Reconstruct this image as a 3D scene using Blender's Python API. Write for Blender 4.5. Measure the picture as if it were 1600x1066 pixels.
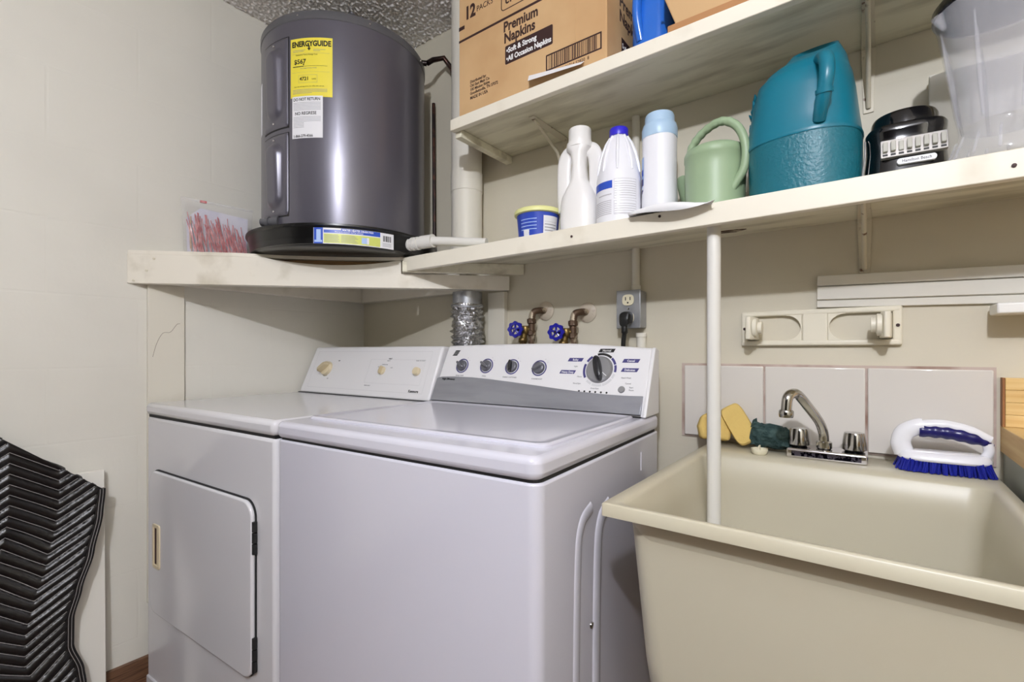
import bpy, bmesh, math, random
from mathutils import Vector, Matrix
random.seed(7)
for o in list(bpy.data.objects): bpy.data.objects.remove(o)
SC = bpy.context.scene
COL = SC.collection
PI = math.pi

# ------------------------------------------------------------------ camera
cam = bpy.data.cameras.new('camera'); cam_o = bpy.data.objects.new('camera', cam); COL.objects.link(cam_o)
cam.sensor_width = 36.0; cam.lens = 748.2/1600*36; cam.shift_y = 17.2/1600; cam.clip_start = 0.02
cam_o.location = (1.7609, -1.2784, 1.06); cam_o.rotation_euler = (PI/2, 0, 0.6429)
SC.camera = cam_o
# ------------------------------------------------------------------ world, lamp, exposure
world = bpy.data.worlds.new('world'); SC.world = world; world.use_nodes = True
bg = world.node_tree.nodes['Background']; bg.inputs[0].default_value = (1.0, 0.84, 0.60, 1); bg.inputs[1].default_value = 0.03  # even warm fill from all round, added to lighten and tint the shade
LAMP = (1.966, -1.955, 2.068)
lamp = bpy.data.lights.new('lamp_light', 'POINT'); lamp.energy = 80; lamp.shadow_soft_size = 0.03; lamp.color = (0.95, 0.975, 1.06)
lamp_o = bpy.data.objects.new('lamp_light', lamp); COL.objects.link(lamp_o); lamp_o.location = LAMP
SC.view_settings.view_transform = 'Standard'; SC.view_settings.look = 'None'
SC.view_settings.exposure = 0.0; SC.view_settings.gamma = 1.0; SC.view_settings.use_curve_mapping = False

# ------------------------------------------------------------------ materials
def lin(c):
    return tuple(((v/255)/12.92 if v/255 <= .04045 else ((v/255+.055)/1.055)**2.4) for v in c)
MATS = {}
def mat(name, rgb, rough=.5, metal=0., var=0., vscale=8., bump=0., bscale=60., bdist=.002, stretch=None, spec=None, coat=0., rgb2=None, lo=.45, hi=.7, detail=4):
    """principled material; rgb in sRGB 0-255; var darkens with noise, rgb2 = second colour mixed in by noise (stains, grain)"""
    if name in MATS: return MATS[name]
    m = bpy.data.materials.new(name); m.use_nodes = True; nt = m.node_tree; N = nt.nodes; L = nt.links
    p = N['Principled BSDF']; c = lin(rgb)
    p.inputs['Base Color'].default_value = (*c, 1); p.inputs['Roughness'].default_value = rough; p.inputs['Metallic'].default_value = metal
    if spec is not None: p.inputs['Specular IOR Level'].default_value = spec
    if coat: p.inputs['Coat Weight'].default_value = coat; p.inputs['Coat Roughness'].default_value = .08
    if var or rgb2 or bump:
        tc = N.new('ShaderNodeTexCoord'); mp = N.new('ShaderNodeMapping'); L.new(tc.outputs['Object'], mp.inputs[0])
        if stretch: mp.inputs['Scale'].default_value = stretch
    if var or rgb2:
        nz = N.new('ShaderNodeTexNoise'); nz.inputs['Scale'].default_value = vscale; nz.inputs['Detail'].default_value = detail
        L.new(mp.outputs[0], nz.inputs['Vector'])
        rp = N.new('ShaderNodeValToRGB'); L.new(nz.outputs['Fac'], rp.inputs[0])
        rp.color_ramp.elements[0].position = lo; rp.color_ramp.elements[1].position = hi
        c2 = lin(rgb2) if rgb2 else tuple(v*(1-var) for v in c)
        rp.color_ramp.elements[0].color = (*c, 1); rp.color_ramp.elements[1].color = (*c2, 1)
        L.new(rp.outputs[0], p.inputs['Base Color'])
    if bump:
        nb = N.new('ShaderNodeTexNoise'); nb.inputs['Scale'].default_value = bscale; nb.inputs['Detail'].default_value = 3
        L.new(mp.outputs[0], nb.inputs['Vector'])
        b = N.new('ShaderNodeBump'); b.inputs['Strength'].default_value = bump; b.inputs['Distance'].default_value = bdist
        L.new(nb.outputs['Fac'], b.inputs['Height']); L.new(b.outputs[0], p.inputs['Normal'])
    MATS[name] = m; return m

def wall_mat(name, rgb, axis):
    """painted block wall: faint mortar courses as fine relief"""
    m = mat(name, rgb, .55, var=.05, vscale=3, bump=.25, bscale=40, bdist=.002)
    nt = m.node_tree; N = nt.nodes; L = nt.links
    tc = N.new('ShaderNodeTexCoord'); sp = N.new('ShaderNodeSeparateXYZ'); cb = N.new('ShaderNodeCombineXYZ'); L.new(tc.outputs['Object'], sp.inputs[0])
    L.new(sp.outputs[axis], cb.inputs[0]); L.new(sp.outputs[2], cb.inputs[1])
    br = N.new('ShaderNodeTexBrick'); L.new(cb.outputs[0], br.inputs['Vector'])
    br.inputs['Scale'].default_value = 1; br.inputs['Brick Width'].default_value = .4; br.inputs['Row Height'].default_value = .203; br.inputs['Mortar Size'].default_value = .004; br.inputs['Mortar Smooth'].default_value = .6
    b2 = N.new('ShaderNodeBump'); b2.invert = True; b2.inputs['Strength'].default_value = .16 if axis else .05; b2.inputs['Distance'].default_value = .003
    L.new(br.outputs['Fac'], b2.inputs['Height'])
    old = [n for n in N if n.type == 'BUMP' and n != b2][0]
    L.new(old.outputs[0], b2.inputs['Normal']); L.new(b2.outputs[0], N['Principled BSDF'].inputs['Normal'])
    return m

def stack_mat(name, layers):
    """horizontal pine boards: colour by wave grain"""
    m = bpy.data.materials.new(name); m.use_nodes = True; nt = m.node_tree; N = nt.nodes; L = nt.links; p = N['Principled BSDF']
    tc = N.new('ShaderNodeTexCoord'); mp = N.new('ShaderNodeMapping'); mp.inputs['Scale'].default_value = layers[0]; L.new(tc.outputs['Object'], mp.inputs[0])
    nz = N.new('ShaderNodeTexNoise'); nz.inputs['Scale'].default_value = layers[1]; nz.inputs['Detail'].default_value = 6; L.new(mp.outputs[0], nz.inputs['Vector'])
    rp = N.new('ShaderNodeValToRGB'); L.new(nz.outputs['Fac'], rp.inputs[0]); rp.color_ramp.elements[0].position = .3; rp.color_ramp.elements[1].position = .7
    rp.color_ramp.elements[0].color = (*lin(layers[2]), 1); rp.color_ramp.elements[1].color = (*lin(layers[3]), 1)
    L.new(rp.outputs[0], p.inputs['Base Color']); p.inputs['Roughness'].default_value = layers[4]
    MATS[name] = m; return m

def clear_mat(name, rgb, rough, alpha):
    m = bpy.data.materials.new(name); m.use_nodes = True; nt = m.node_tree; N = nt.nodes; L = nt.links
    p = N['Principled BSDF']; p.inputs['Base Color'].default_value = (*lin(rgb), 1); p.inputs['Roughness'].default_value = rough
    p.inputs['Alpha'].default_value = alpha; p.inputs['Coat Weight'].default_value = .5; p.inputs['Coat Roughness'].default_value = .05
    MATS[name] = m; return m

wall_mat('wall_left_paint', (220, 217, 207), 1); wall_mat('wall_back_paint', (214, 207, 188), 0)
mat('popcorn', (246, 243, 241), .4, bump=.3, bscale=120, bdist=.004)
mat('floor_wood', (104, 74, 54), .45, rgb2=(70, 48, 34), vscale=5, stretch=(12, 1, 1))
mat('base_wood', (112, 80, 58), .5, rgb2=(70, 46, 32), vscale=6, stretch=(3, 2, 30))
mat('shelf_paint', (236, 230, 214), .45, rgb2=(205, 196, 174), vscale=7, lo=.55, hi=.8, bump=.15, bscale=30)
mat('board_paint', (230, 225, 204), .6, rgb2=(176, 168, 144), vscale=5, lo=.45, hi=.8, stretch=(1, 5, 5), bump=.2, bscale=25)
mat('fascia_paint', (232, 226, 212), .5, rgb2=(196, 188, 168), vscale=9, lo=.55, hi=.78, bump=.15, bscale=25)
mat('trim_paint', (218, 213, 199), .5, rgb2=(206, 199, 184), vscale=6, lo=.6, hi=.75)
mat('print_crack', (150, 140, 126), .8); mat('steel_paint', (214, 206, 186), .45, rgb2=(110, 70, 42), vscale=38, lo=.62, hi=.7)
mat('white_enamel', (214, 213, 217), .16, coat=.3)
mat('washer_enamel', (208, 207, 218), .16, coat=.3)
mat('console_white', (226, 225, 227), .35)
mat('seam_black', (20, 20, 22), .6)
mat('almond', (216, 202, 170), .35); mat('almond_dark', (196, 180, 146), .35)
mat('knob_grey', (106, 106, 112), .3, metal=.25)
mat('knob_dark', (30, 30, 34), .2)
mat('dial_grey', (150, 150, 152), .3, metal=.4)
mat('trim_silver', (158, 160, 168), .32, metal=.55, var=.18, vscale=4, stretch=(1, 6, 6))
mat('ink_pale', (196, 194, 200), .6); mat('ink_purple', (66, 62, 120), .5); mat('ink_black', (18, 17, 18), .5); mat('ink_grey', (140, 138, 142), .6); mat('ink_white', (240, 240, 240), .5)
mat('ink_brown', (52, 26, 24), .6); mat('ink_blue', (40, 80, 190), .4)
mat('heater_grey', (98, 96, 106), .30, metal=.35, coat=.25)
mat('heater_cap', (96, 96, 100), .35, metal=.2)
mat('sticker_yellow', (236, 220, 70), .5); mat('sticker_white', (232, 232, 236), .5)
mat('pan_black', (12, 12, 13), .28); mat('ply_brown', (150, 118, 80), .7, rgb2=(92, 62, 38), vscale=9, stretch=(1, 1, 12))
mat('label_blue', (36, 78, 190), .35); mat('label_green', (206, 214, 110), .4); mat('label_lblue', (170, 196, 238), .4)
mat('pvc', (226, 224, 218), .35); mat('pipe_paint', (226, 222, 210), .5)
mat('copper_dark', (40, 30, 28), .35, metal=.6, rgb2=(92, 54, 38), vscale=25)
mat('grey_flex', (120, 120, 124), .35, metal=.6)
mat('foil', (206, 206, 208), .22, metal=1., bump=1., bscale=55, bdist=.012)
mat('galv', (170, 172, 176), .4, metal=.7, var=.2, vscale=30)
mat('brass', (134, 112, 66), .4, metal=.8, rgb2=(84, 66, 44), vscale=40)
mat('rust_pipe', (92, 72, 56), .5, metal=.5, rgb2=(186, 172, 150), vscale=45, lo=.5, hi=.6)
mat('handle_blue', (34, 34, 150), .25, coat=.4)
mat('escutcheon', (208, 196, 178), .45, rgb2=(150, 120, 96), vscale=30, lo=.55, hi=.7)
mat('receptacle', (228, 220, 192), .35); mat('cord_black', (14, 14, 15), .4)
mat('cardboard', (206, 170, 124), .75, rgb2=(190, 150, 104), vscale=4); mat('cardboard_in', (176, 128, 84), .8)
mat('jug_blue', (40, 112, 214), .25, coat=.3); mat('paper', (236, 236, 238), .6)
mat('tub_blue', (44, 72, 180), .35); mat('tub_lid', (232, 232, 160), .4)
mat('plastic_white', (238, 238, 244), .28); mat('plastic_ivory', (240, 238, 236), .3); mat('cap_blue', (50, 40, 205), .35); mat('cap_ltblue', (178, 206, 232), .35)
mat('can_green', (150, 172, 138), .42); mat('can_teal', (10, 112, 134), .33, rgb2=(14, 98, 116), vscale=5); mat('can_teal_rough', (12, 102, 118), .4, bump=.6, bscale=160, bdist=.002)
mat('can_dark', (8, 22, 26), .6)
mat('blender_black', (10, 9, 12), .12, coat=.5); mat('blender_silver', (176, 172, 168), .3, metal=.5); mat('button_grey', (176, 174, 164), .4)
clear_mat('jar_clear', (226, 226, 234), .12, .22); clear_mat('bag_clear', (232, 230, 232), .2, .13)
mat('red_stick', (176, 48, 58), .5, rgb2=(224, 160, 160), vscale=40); mat('tan_stick', (170, 130, 92), .5)
mat('bag_paper', (216, 214, 226), .5, rgb2=(180, 182, 206), vscale=14)
mat('tile', (222, 217, 210), .12, coat=.3); mat('grout', (196, 178, 168), .8, rgb2=(150, 120, 106), vscale=14)
mat('sink_cream', (192, 186, 165), .35, rgb2=(187, 177, 152), vscale=2.2)
mat('sink_edge', (214, 208, 190), .4, rgb2=(206, 188, 160), vscale=9, lo=.55, hi=.8)
mat('chrome_dark', (120, 116, 140), .25, metal=1., rgb2=(24, 22, 34), vscale=150, lo=.45, hi=.5); mat('chrome', (190, 188, 184), .12, metal=1., var=.3, vscale=30); mat('chrome_bright', (222, 220, 224), .06, metal=1.)
mat('sponge', (214, 184, 108), .85, bump=.5, bscale=220, bdist=.002); mat('sponge_dark', (84, 58, 40), .8)
mat('scour', (38, 62, 62), .9, rgb2=(74, 96, 92), vscale=60, bump=1., bscale=120, bdist=.006)
mat('stopper', (226, 220, 196), .4)
mat('brush_blue', (30, 40, 150), .5); mat('grip_blue', (28, 26, 96), .3); mat('brush_white', (240, 240, 246), .2, coat=.3)
mat('holder', (232, 226, 208), .4); mat('strip_white', (226, 222, 212), .4); mat('dish_white', (244, 243, 240), .3)
stack_mat('pine', ((1, 1.2, 26), 3, (234, 204, 142), (212, 170, 104), .5)); stack_mat('pine_dark', ((9, 9, 1.2), 4, (176, 122, 72), (140, 90, 50), .5))
mat('cab_green', (176, 182, 170), .35)
mat('blanket_black', (15, 12, 13), .33, var=.35, vscale=26, bump=.35, bscale=55, bdist=.004); mat('stitch', (158, 154, 152), .8); mat('binding', (14, 12, 13), .4)
mat('plank_white', (230, 227, 218), .5); mat('lamp_white', (235, 235, 230), .4)

# ------------------------------------------------------------------ mesh helpers
class MB:
    def __init__(s): s.v = []; s.f = []
    def add(s, vs, fs):
        b = len(s.v); s.v += [tuple(v) for v in vs]; s.f += [tuple(i+b for i in f) for f in fs]; return s
    def box(s, x0, x1, y0, y1, z0, z1, M=None):
        vs = [(x, y, z) for z in (z0, z1) for y in (y0, y1) for x in (x0, x1)]
        if M: vs = [M @ Vector(v) for v in vs]
        return s.add(vs, [(0, 2, 3, 1), (4, 5, 7, 6), (0, 1, 5, 4), (2, 6, 7, 3), (0, 4, 6, 2), (1, 3, 7, 5)])
    def prism(s, poly, h0, h1, axis='z', M=None):
        n = len(poly)
        def P(a, b, h): return {'z': (a, b, h), 'y': (a, h, b), 'x': (h, a, b)}[axis]
        vs = [P(a, b, h0) for a, b in poly]+[P(a, b, h1) for a, b in poly]
        if M: vs = [M @ Vector(v) for v in vs]
        return s.add(vs, [tuple(range(n))[::-1], tuple(range(n, 2*n))]+[(i, (i+1) % n, n+(i+1) % n, n+i) for i in range(n)])
    def rings(s, rs, closed=True, caps=True):
        n = len(rs[0]); vs = [p for r in rs for p in r]; fs = []
        for k in range(len(rs)-1):
            for i in range(n if closed else n-1):
                j = (i+1) % n; fs.append((k*n+i, k*n+j, (k+1)*n+j, (k+1)*n+i))
        if caps and closed: fs += [tuple(range(n))[::-1], tuple(range((len(rs)-1)*n, len(rs)*n))]
        return s.add(vs, fs)
    def lathe(s, prof, c=(0, 0, 0), n=40, M=None, caps=True, sx=1., sy=1.):
        rs = []
        for r, z in prof:
            q = [Vector((c[0]+sx*r*math.cos(2*PI*i/n), c[1]+sy*r*math.sin(2*PI*i/n), c[2]+z)) for i in range(n)]
            rs.append([M @ p for p in q] if M else q)
        return s.rings(rs, True, caps)
    def tube(s, pts, r, n=12, caps=True, flat=1.):
        pts = [Vector(p) for p in pts]; R = r if isinstance(r, (list, tuple)) else [r]*len(pts)
        d = (pts[1]-pts[0]).normalized(); up = Vector((0, 0, 1)) if abs(d.z) < .9 else Vector((1, 0, 0)); a = d.cross(up).normalized(); rs = []
        for i, p in enumerate(pts):
            d = (pts[min(i+1, len(pts)-1)]-pts[max(i-1, 0)]).normalized()
            a = (a-d*a.dot(d)).normalized(); b = d.cross(a)
            rs.append([p+a*R[i]*math.cos(2*PI*k/n)+b*R[i]*flat*math.sin(2*PI*k/n) for k in range(n)])
        return s.rings(rs, True, caps)
    def build(s, name, m, parent=None, smooth=True, bevel=0, seg=3, sharp=40, sub=0):
        me = bpy.data.meshes.new(name); me.from_pydata(s.v, [], s.f)
        bm = bmesh.new(); bm.from_mesh(me); bmesh.ops.recalc_face_normals(bm, faces=bm.faces); bm.to_mesh(me); bm.free()
        me.materials.append(MATS[m])
        if smooth: me.shade_smooth(); me.set_sharp_from_angle(angle=math.radians(sharp))
        o = bpy.data.objects.new(name, me); COL.objects.link(o)
        if parent: o.parent = parent
        if bevel:
            b = o.modifiers.new('bevel', 'BEVEL'); b.width = bevel; b.segments = seg; b.limit_method = 'ANGLE'; b.angle_limit = math.radians(35); b.harden_normals = False
        if sub:
            q = o.modifiers.new('sub', 'SUBSURF'); q.levels = sub; q.render_levels = sub
        return o

def tag(o, label, cat, group=None, kind=None):
    o['label'] = label; o['category'] = cat
    if group: o['group'] = group
    if kind: o['kind'] = kind
    return o
def struct(o, label=None, cat=None):
    o['kind'] = 'structure'
    if label: o['label'] = label; o['category'] = cat or 'wall'
    return o
def thing(name, loc, rz, label, cat, group=None):
    o = bpy.data.objects.new(name, None); COL.objects.link(o); o.location = loc; o.rotation_euler = (0, 0, rz); o.empty_display_size = .05
    return tag(o, label, cat, group)
def box(name, x0, x1, y0, y1, z0, z1, m, parent=None, bevel=.002, M=None):
    return MB().box(x0, x1, y0, y1, z0, z1, M).build(name, m, parent, True, bevel)
def catmull(pts, k=8):
    P = [Vector(p) for p in pts]; P = [P[0]*2-P[1]]+P+[P[-1]*2-P[-2]]; out = []
    for i in range(1, len(P)-2):
        for j in range(k):
            t = j/k; a, b, c, d = P[i-1], P[i], P[i+1], P[i+2]
            out.append(.5*((2*b)+(c-a)*t+(2*a-5*b+4*c-d)*t*t+(3*b-a-3*c+d)*t**3))
    return out+[P[-2]]
def rrect(x0, x1, y0, y1, r, n=6):
    out = []
    for cx, cy, a0 in ((x1-r, y1-r, 0), (x0+r, y1-r, 90), (x0+r, y0+r, 180), (x1-r, y0+r, 270)):
        for i in range(n+1):
            a = math.radians(a0+90*i/n); out.append((cx+r*math.cos(a), cy+r*math.sin(a)))
    return out
def sellipse(a, b, e, n=40):
    out = []
    for i in range(n):
        t = 2*PI*i/n; c, s_ = math.cos(t), math.sin(t)
        out.append((a*math.copysign(abs(c)**(2/e), c), b*math.copysign(abs(s_)**(2/e), s_)))
    return out
def text_mesh(s, size, bold=0., align='LEFT', squeeze=1., ext=.0002):
    cu = bpy.data.curves.new('text', 'FONT'); cu.body = s; cu.size = size; cu.offset = bold; cu.align_x = align; cu.extrude = ext; cu.resolution_u = 3
    o = bpy.data.objects.new('text', cu); COL.objects.link(o)
    dg = bpy.context.evaluated_depsgraph_get(); me = bpy.data.meshes.new_from_object(o.evaluated_get(dg))
    vs = [(v.co.x*squeeze, v.co.y, v.co.z) for v in me.vertices]; fs = [tuple(p.vertices) for p in me.polygons]
    bpy.data.objects.remove(o); bpy.data.curves.remove(cu); bpy.data.meshes.remove(me)
    return vs, fs
def text(name, s, size, M, m, parent, **k):
    vs, fs = text_mesh(s, size, **k)
    return MB().add([M @ Vector(v) for v in vs], fs).build(name, m, parent, False)
def frame(o, x, y, z):
    """matrix: local x,y,z axes (given as vectors) at origin o"""
    x, y, z = Vector(x).normalized(), Vector(y).normalized(), Vector(z).normalized()
    return Matrix(((x.x, y.x, z.x, o[0]), (x.y, y.y, z.y, o[1]), (x.z, y.z, z.z, o[2]), (0, 0, 0, 1)))
def front(x, y, z): return frame((x, y, z), (1, 0, 0), (0, 0, 1), (0, -1, 0))   # writing that faces the room on a plane y = const

# ================================================================== ROOM
CEIL = 2.258
struct(box('floor', -.1, 3.0, -3.2, .1, -.06, 0, 'floor_wood', bevel=0), 'brown wood floor', 'floor')
struct(box('ceiling', -.1, 3.0, -3.2, .1, CEIL, CEIL+.08, 'popcorn', bevel=0), 'grey popcorn textured ceiling', 'ceiling')
pop = MB(); nn = 430; vs = []; fs = []
from mathutils import noise
for i in range(nn+1):
    for j in range(nn+1):
        x = .0005+1.05*i/nn; y = -.0005-1.05*j/nn; q_ = Vector((x*105, y*105, 3.1))
        vs.append((x, y, CEIL-.0006-.007*max(0, noise.noise(q_)+.25)-.002*max(0, noise.noise(q_*2.1))))
for i in range(nn):
    for j in range(nn): a = i*(nn+1)+j; fs.append((a, a+1, a+nn+2, a+nn+1))
o = pop.add(vs, fs).build('popcorn_relief', 'popcorn', bpy.data.objects['ceiling'], True, sharp=180); o['kind'] = 'stuff'
WL = struct(box('wall_left', -.1, 0, -3.2, .1, 0, CEIL, 'wall_left_paint', bevel=0), 'cream painted block wall beside the dryer', 'wall')
WB = struct(box('wall_back', 0, 3.0, 0, .1, 0, CEIL, 'wall_back_paint', bevel=0), 'cream painted wall behind the shelves and sink', 'wall')
struct(box('wall_right', 2.75, 2.85, -3.2, 0, 0, CEIL, 'wall_back_paint', bevel=0), 'cream wall on the right', 'wall')
struct(box('baseboard_left', .0005, .014, -3.1, -.01, 0.0005, .141, 'base_wood', bevel=.002), 'brown wooden baseboard along the left wall', 'baseboard')
struct(box('trim_1', .0005, .013, -.7796, -.6832, .30, 1.268, 'trim_paint', bevel=.0015), 'cracked vertical painted board on the left wall', 'trim')
struct(box('trim_2', .715, .785, -.02, -.0005, .3, 1.262, 'trim_paint', bevel=.002), 'painted vertical board beside the silver duct', 'trim')

MB().tube(catmull([(.0132, -.768, 1.045), (.0132, -.758, 1.085), (.0132, -.742, 1.118), (.0132, -.722, 1.122), (.0132, -.705, 1.146), (.0132, -.696, 1.150)], 4), .0007, 5).build('crack', 'print_crack', bpy.data.objects['trim_1'], False)
# tiles are pieces of the back wall
gx = [1.3702, 1.5583, 1.7538, 1.9494]
box('grout_bed', gx[0]-.006, gx[3]+.002, -.004, 0.0, .842, 1.031, 'grout', WB, 0)
for i in range(3):
    box('tile', gx[i]+.0022, gx[i+1]-.0022, -.010, -.003, .846, 1.0255, 'tile', WB, .0025)

# ================================================================== SHELVES
def wood_shelf(name, label, xl, xr, zlip, ztop, zboard, d, diag=None):
    t = thing(name, ((xl+xr)/2, 0, zlip), 0, label, 'shelf')
    t.location = (0, 0, 0)
    if diag is None:
        poly = [(xl, -d+.018), (xr, -d+.018), (xr, -.0005), (xl, -.0005)]
    else:
        poly = [(xl+.018, -d+.018), (xr, -d+.018), (xr, -.0005), (xl+d, -.0005)]
    MB().prism(poly, zboard, ztop).build('board', 'board_paint', t, True, .001)
    MB().box(xl, xr, -d, -d+.018, zlip, ztop).build('front_lip', 'shelf_paint', t, True, .002)
    return t
low = wood_shelf('wall_shelf', 'long lower painted wooden shelf holding bottles, watering cans and blender', .572, 2.45, 1.316, 1.3597, 1.3466, .27, True)
upp = wood_shelf('wall_shelf', 'upper painted wooden shelf under the cardboard napkin box', .78, 2.45, 1.7037, 1.7364, 1.7116, .27)
box('end_cleat', .782, .805, -.25, -.001, 1.688, 1.7112, 'board_paint', upp, .002)
for px_, z_ in ((1.185, 1.338), (1.40, 1.350), (1.93, 1.335)):
    MB().lathe([(.003, 0), (.003, .0015), (.0001, .002)], n=10, M=frame((px_, -.2702, z_), (1, 0, 0), (0, 0, 1), (0, -1, 0))).build('nail_head', 'ink_brown', low)
MB().prism([(1.455, -.06), (1.475, -.075), (1.51, -.07), (1.53, -.062), (1.505, -.048), (1.48, -.052)], 1.3450, 1.3466).build('rust_patch', 'rust_pipe', low)

# corner shelf that carries the water heater
K = .83; q = math.sqrt(.5)
cs = thing('corner_shelf', (0, 0, 0), 0, 'triangular painted wooden corner shelf under the water heater', 'shelf')
DG = frame((0, -K, 0), (q, q, 0), (0, 0, 1), (q, -q, 0))     # x runs along the diagonal front, y up, z outwards
Ld = K/q
top_poly = [(.0005, -K+.004), (.0005, -.0005), (K-.004, -.0005)]
# top board with the front left notched for the pan
MB().prism([(.0005, -K+.004), (.22, -.608), (.30, -.50), (.42, -.378), (.57, -.262), (K-.27, -.272), (K-.27, -.0005), (.0005, -.0005)], 1.3515, 1.3625).build('top_board', 'fascia_paint', cs, True, .001)
# fascia with a scooped top edge
prof = [(.002, 1.264), (Ld-.03, 1.264), (Ld-.03, 1.310), (.795, 1.310), (.795, 1.3515)]
for i in range(13):
    t = i/12; x = .780-.40*t; prof.append((x, 1.3515-.019*math.sin(PI*t)**.8))
prof += [(.002, 1.3515)]
MB().prism(prof, -.036, -.001, 'z', DG).build('fascia', 'fascia_paint', cs, True, .0015)
box('cleat', .0005, .038, -.745, -.001, 1.268, 1.351, 'fascia_paint', cs, .002)
box('cleat', .0385, .60, -.038, -.001, 1.268, 1.351, 'fascia_paint', cs, .002)
MB().prism([(.80, 1.313), (Ld+.015, 1.313), (Ld+.015, 1.3462), (.80, 1.3462)], .0015, .022, 'z', DG).build('support_strip', 'board_paint', cs, True, .002)
for u_, z_ in ((.055, 1.302), (.075, 1.338), (.02, 1.272)):
    MB().lathe([(.0035, 0), (.0035, .002), (.0001, .0025)], n=10, M=DG @ Matrix.Translation((u_, z_, -.001))).build('nail_head', 'steel_paint', cs)

def bracket(label, x, ztop, leg, arm, dia=.05):
    t = thing('shelf_bracket', (x, 0, ztop), 0, label, 'bracket', 'steel shelf brackets')
    MB().prism([(-.013, 0), (.013, 0), (.009, -leg), (-.009, -leg)], -.003, -.0006, 'y').build('wall_leg', 'steel_paint', t, True, .0006)
    MB().prism([(-.013, -.001), (.013, -.001), (.009, -arm), (-.009, -arm)], -.003, -.0004, 'z').build('shelf_arm', 'steel_paint', t, True, .0006)
    MB().tube([(0, -.004, -leg*.93), (0, -arm*.28, -leg*.36), (0, -arm*.93, -.005)], .0045, 10).build('rib', 'steel_paint', t)
    return t
bracket('rusty painted shelf bracket under the lower shelf above the white wall strip', 1.7503, 1.3464, .117, .20)
bracket('painted shelf bracket under the upper shelf between teal can and blender jar', 1.757, 1.7114, .140, .20)
bracket('painted shelf bracket under the upper shelf above the tub', 1.012, 1.7114, .150, .19)

# ================================================================== PIPES AND DUCT
vp = thing('vent_pipe', (.66, -.066, 0), 0, 'tall white painted vent pipe rising between heater and shelves', 'pipe')
MB().lathe([(.052, 1.364), (.052, 1.60), (.0535, 1.601), (.0535, 1.665), (.052, 1.666), (.052, CEIL-.001)], n=40).build('pipe', 'pipe_paint', vp, True, 0)
dd = thing('dryer_duct', (.663, -.066, 0), 0, 'crinkled silver foil dryer duct behind the consoles', 'duct')
MB().lathe([(.050, 1.22), (.050, 1.262)], n=40).build('metal_collar', 'galv', dd)
prof = [(.052, 1.222)]; z = 1.222; i = 0
rnd = random.Random(3)
while z > .93:
    z -= .0085; i += 1; prof.append(((.057 if i % 2 else .048)+rnd.uniform(-.003, .003), z))
rs = []
for r, z in prof:
    ph = rnd.uniform(0, 6.28)
    rs.append([Vector(((r+.0022*math.sin(5*a*2*PI/36+ph))*math.cos(2*PI*a/36), (r+.0022*math.sin(5*a*2*PI/36+ph))*math.sin(2*PI*a/36), z+.002*math.sin(3*a*2*PI/36+ph))) for a in range(36)])
MB().rings(rs, True, False).build('foil_hose', 'foil', dd, False)
MB().tube([Vector((.053*math.cos(a), .053*math.sin(a), 1.214+.004*math.sin(a*2))) for a in [2*PI*k/30 for k in range(31)]], .003, 8).build('clamp_band', 'galv', dd)

cp = thing('copper_pipe', (0, 0, 0), 0, 'dark copper water pipe running down beside the white vent pipe', 'pipe')
MB().tube([(.507, -.103, 2.081), (.515, -.085, 2.098), (.535, -.05, 2.115), (.558, -.03, 2.075), (.565, -.026, 2.03), (.571, -.024, 1.364)], .009, 12).build('pipe', 'copper_dark', cp)
for zz in (2.06, 1.545): MB().lathe([(.011, -.014), (.0125, 0), (.011, .014)], (.5685, -.025, zz), 16).build('coupling', 'copper_dark', cp)
tag(MB().tube([(.452, -.02, 1.99), (.455, -.02, 1.6), (.457, -.02, 1.364)], .0065, 10).build('dark_tube', 'copper_dark'), 'thin dark upright tube hugging the right side of the water heater', 'pipe')  # slim dark upright tube right of the tank

dp = thing('drain_pipe', (0, 0, 0), 0, 'white plastic drain pipe leaving the black pan', 'pipe')
MB().tube([(.598, -.272, 1.3965), (.655, -.262, 1.398)], .0175, 20).build('elbow', 'pvc', dp)
for k in range(3): MB().tube([(.602+.016*k, -.2713+.0028*k, 1.3966), (.610+.016*k, -.2699+.0028*k, 1.3967)], .0205, 20).build('thread_ring', 'pvc', dp)
MB().tube([(.652, -.2625, 1.398), (.695, -.255, 1.399)], .020, 20).build('coupling', 'pvc', dp)
MB().tube([(.69, -.256, 1.399), (.86, -.20, 1.380)], .0135, 18).build('pipe', 'pvc', dp)

cd = thing('conduit', (1.241, -.0125, 0), 0, 'thin painted electrical conduit running up the back wall', 'conduit')
for z0, z1 in ((1.2275, 1.3460), (1.3602, 1.7110), (1.7368, CEIL-.001)):
    MB().lathe([(.0105, z0), (.0105, z1)], n=16).build('tube', 'pipe_paint', cd)
MB().lathe([(.0125, 1.2277), (.0125, 1.243), (.0105, 1.246)], n=16).build('connector', 'pipe_paint', cd)

# outlet
ob = thing('outlet_box', (1.2345, 0, 1.122), 0, 'grey metal outlet box on the back wall with black plug', 'outlet')
box('box', -.033, .033, -.046, -.0006, .004, .1045, 'galv', ob, .004)
box('cover_plate', -.0345, .0345, -.050, -.0462, .002, .106, 'galv', ob, .0018)
for zz in (.079, .031):
    r = MB().prism(sellipse(.0165, .0150, 2.8, 28), -.053, -.0495, 'y', Matrix.Translation((0, 0, zz))).build('receptacle', 'receptacle', ob, True, .0008)
    for sx in (-1, 1): box('slot', .0065*sx-.0012, .0065*sx+.0012, -.0534, -.0528, zz-.001, zz+.008, 'ink_black', r, 0)
    MB().lathe([(.0024, 0), (.0024, .0004)], n=12, M=front(0, -.053, zz-.0075)).build('ground_hole', 'ink_black', r)
MB().lathe([(.003, 0), (.003, .001), (.0001, .0015)], n=12, M=front(0, -.050, .055)).build('screw', 'chrome', ob)
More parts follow.
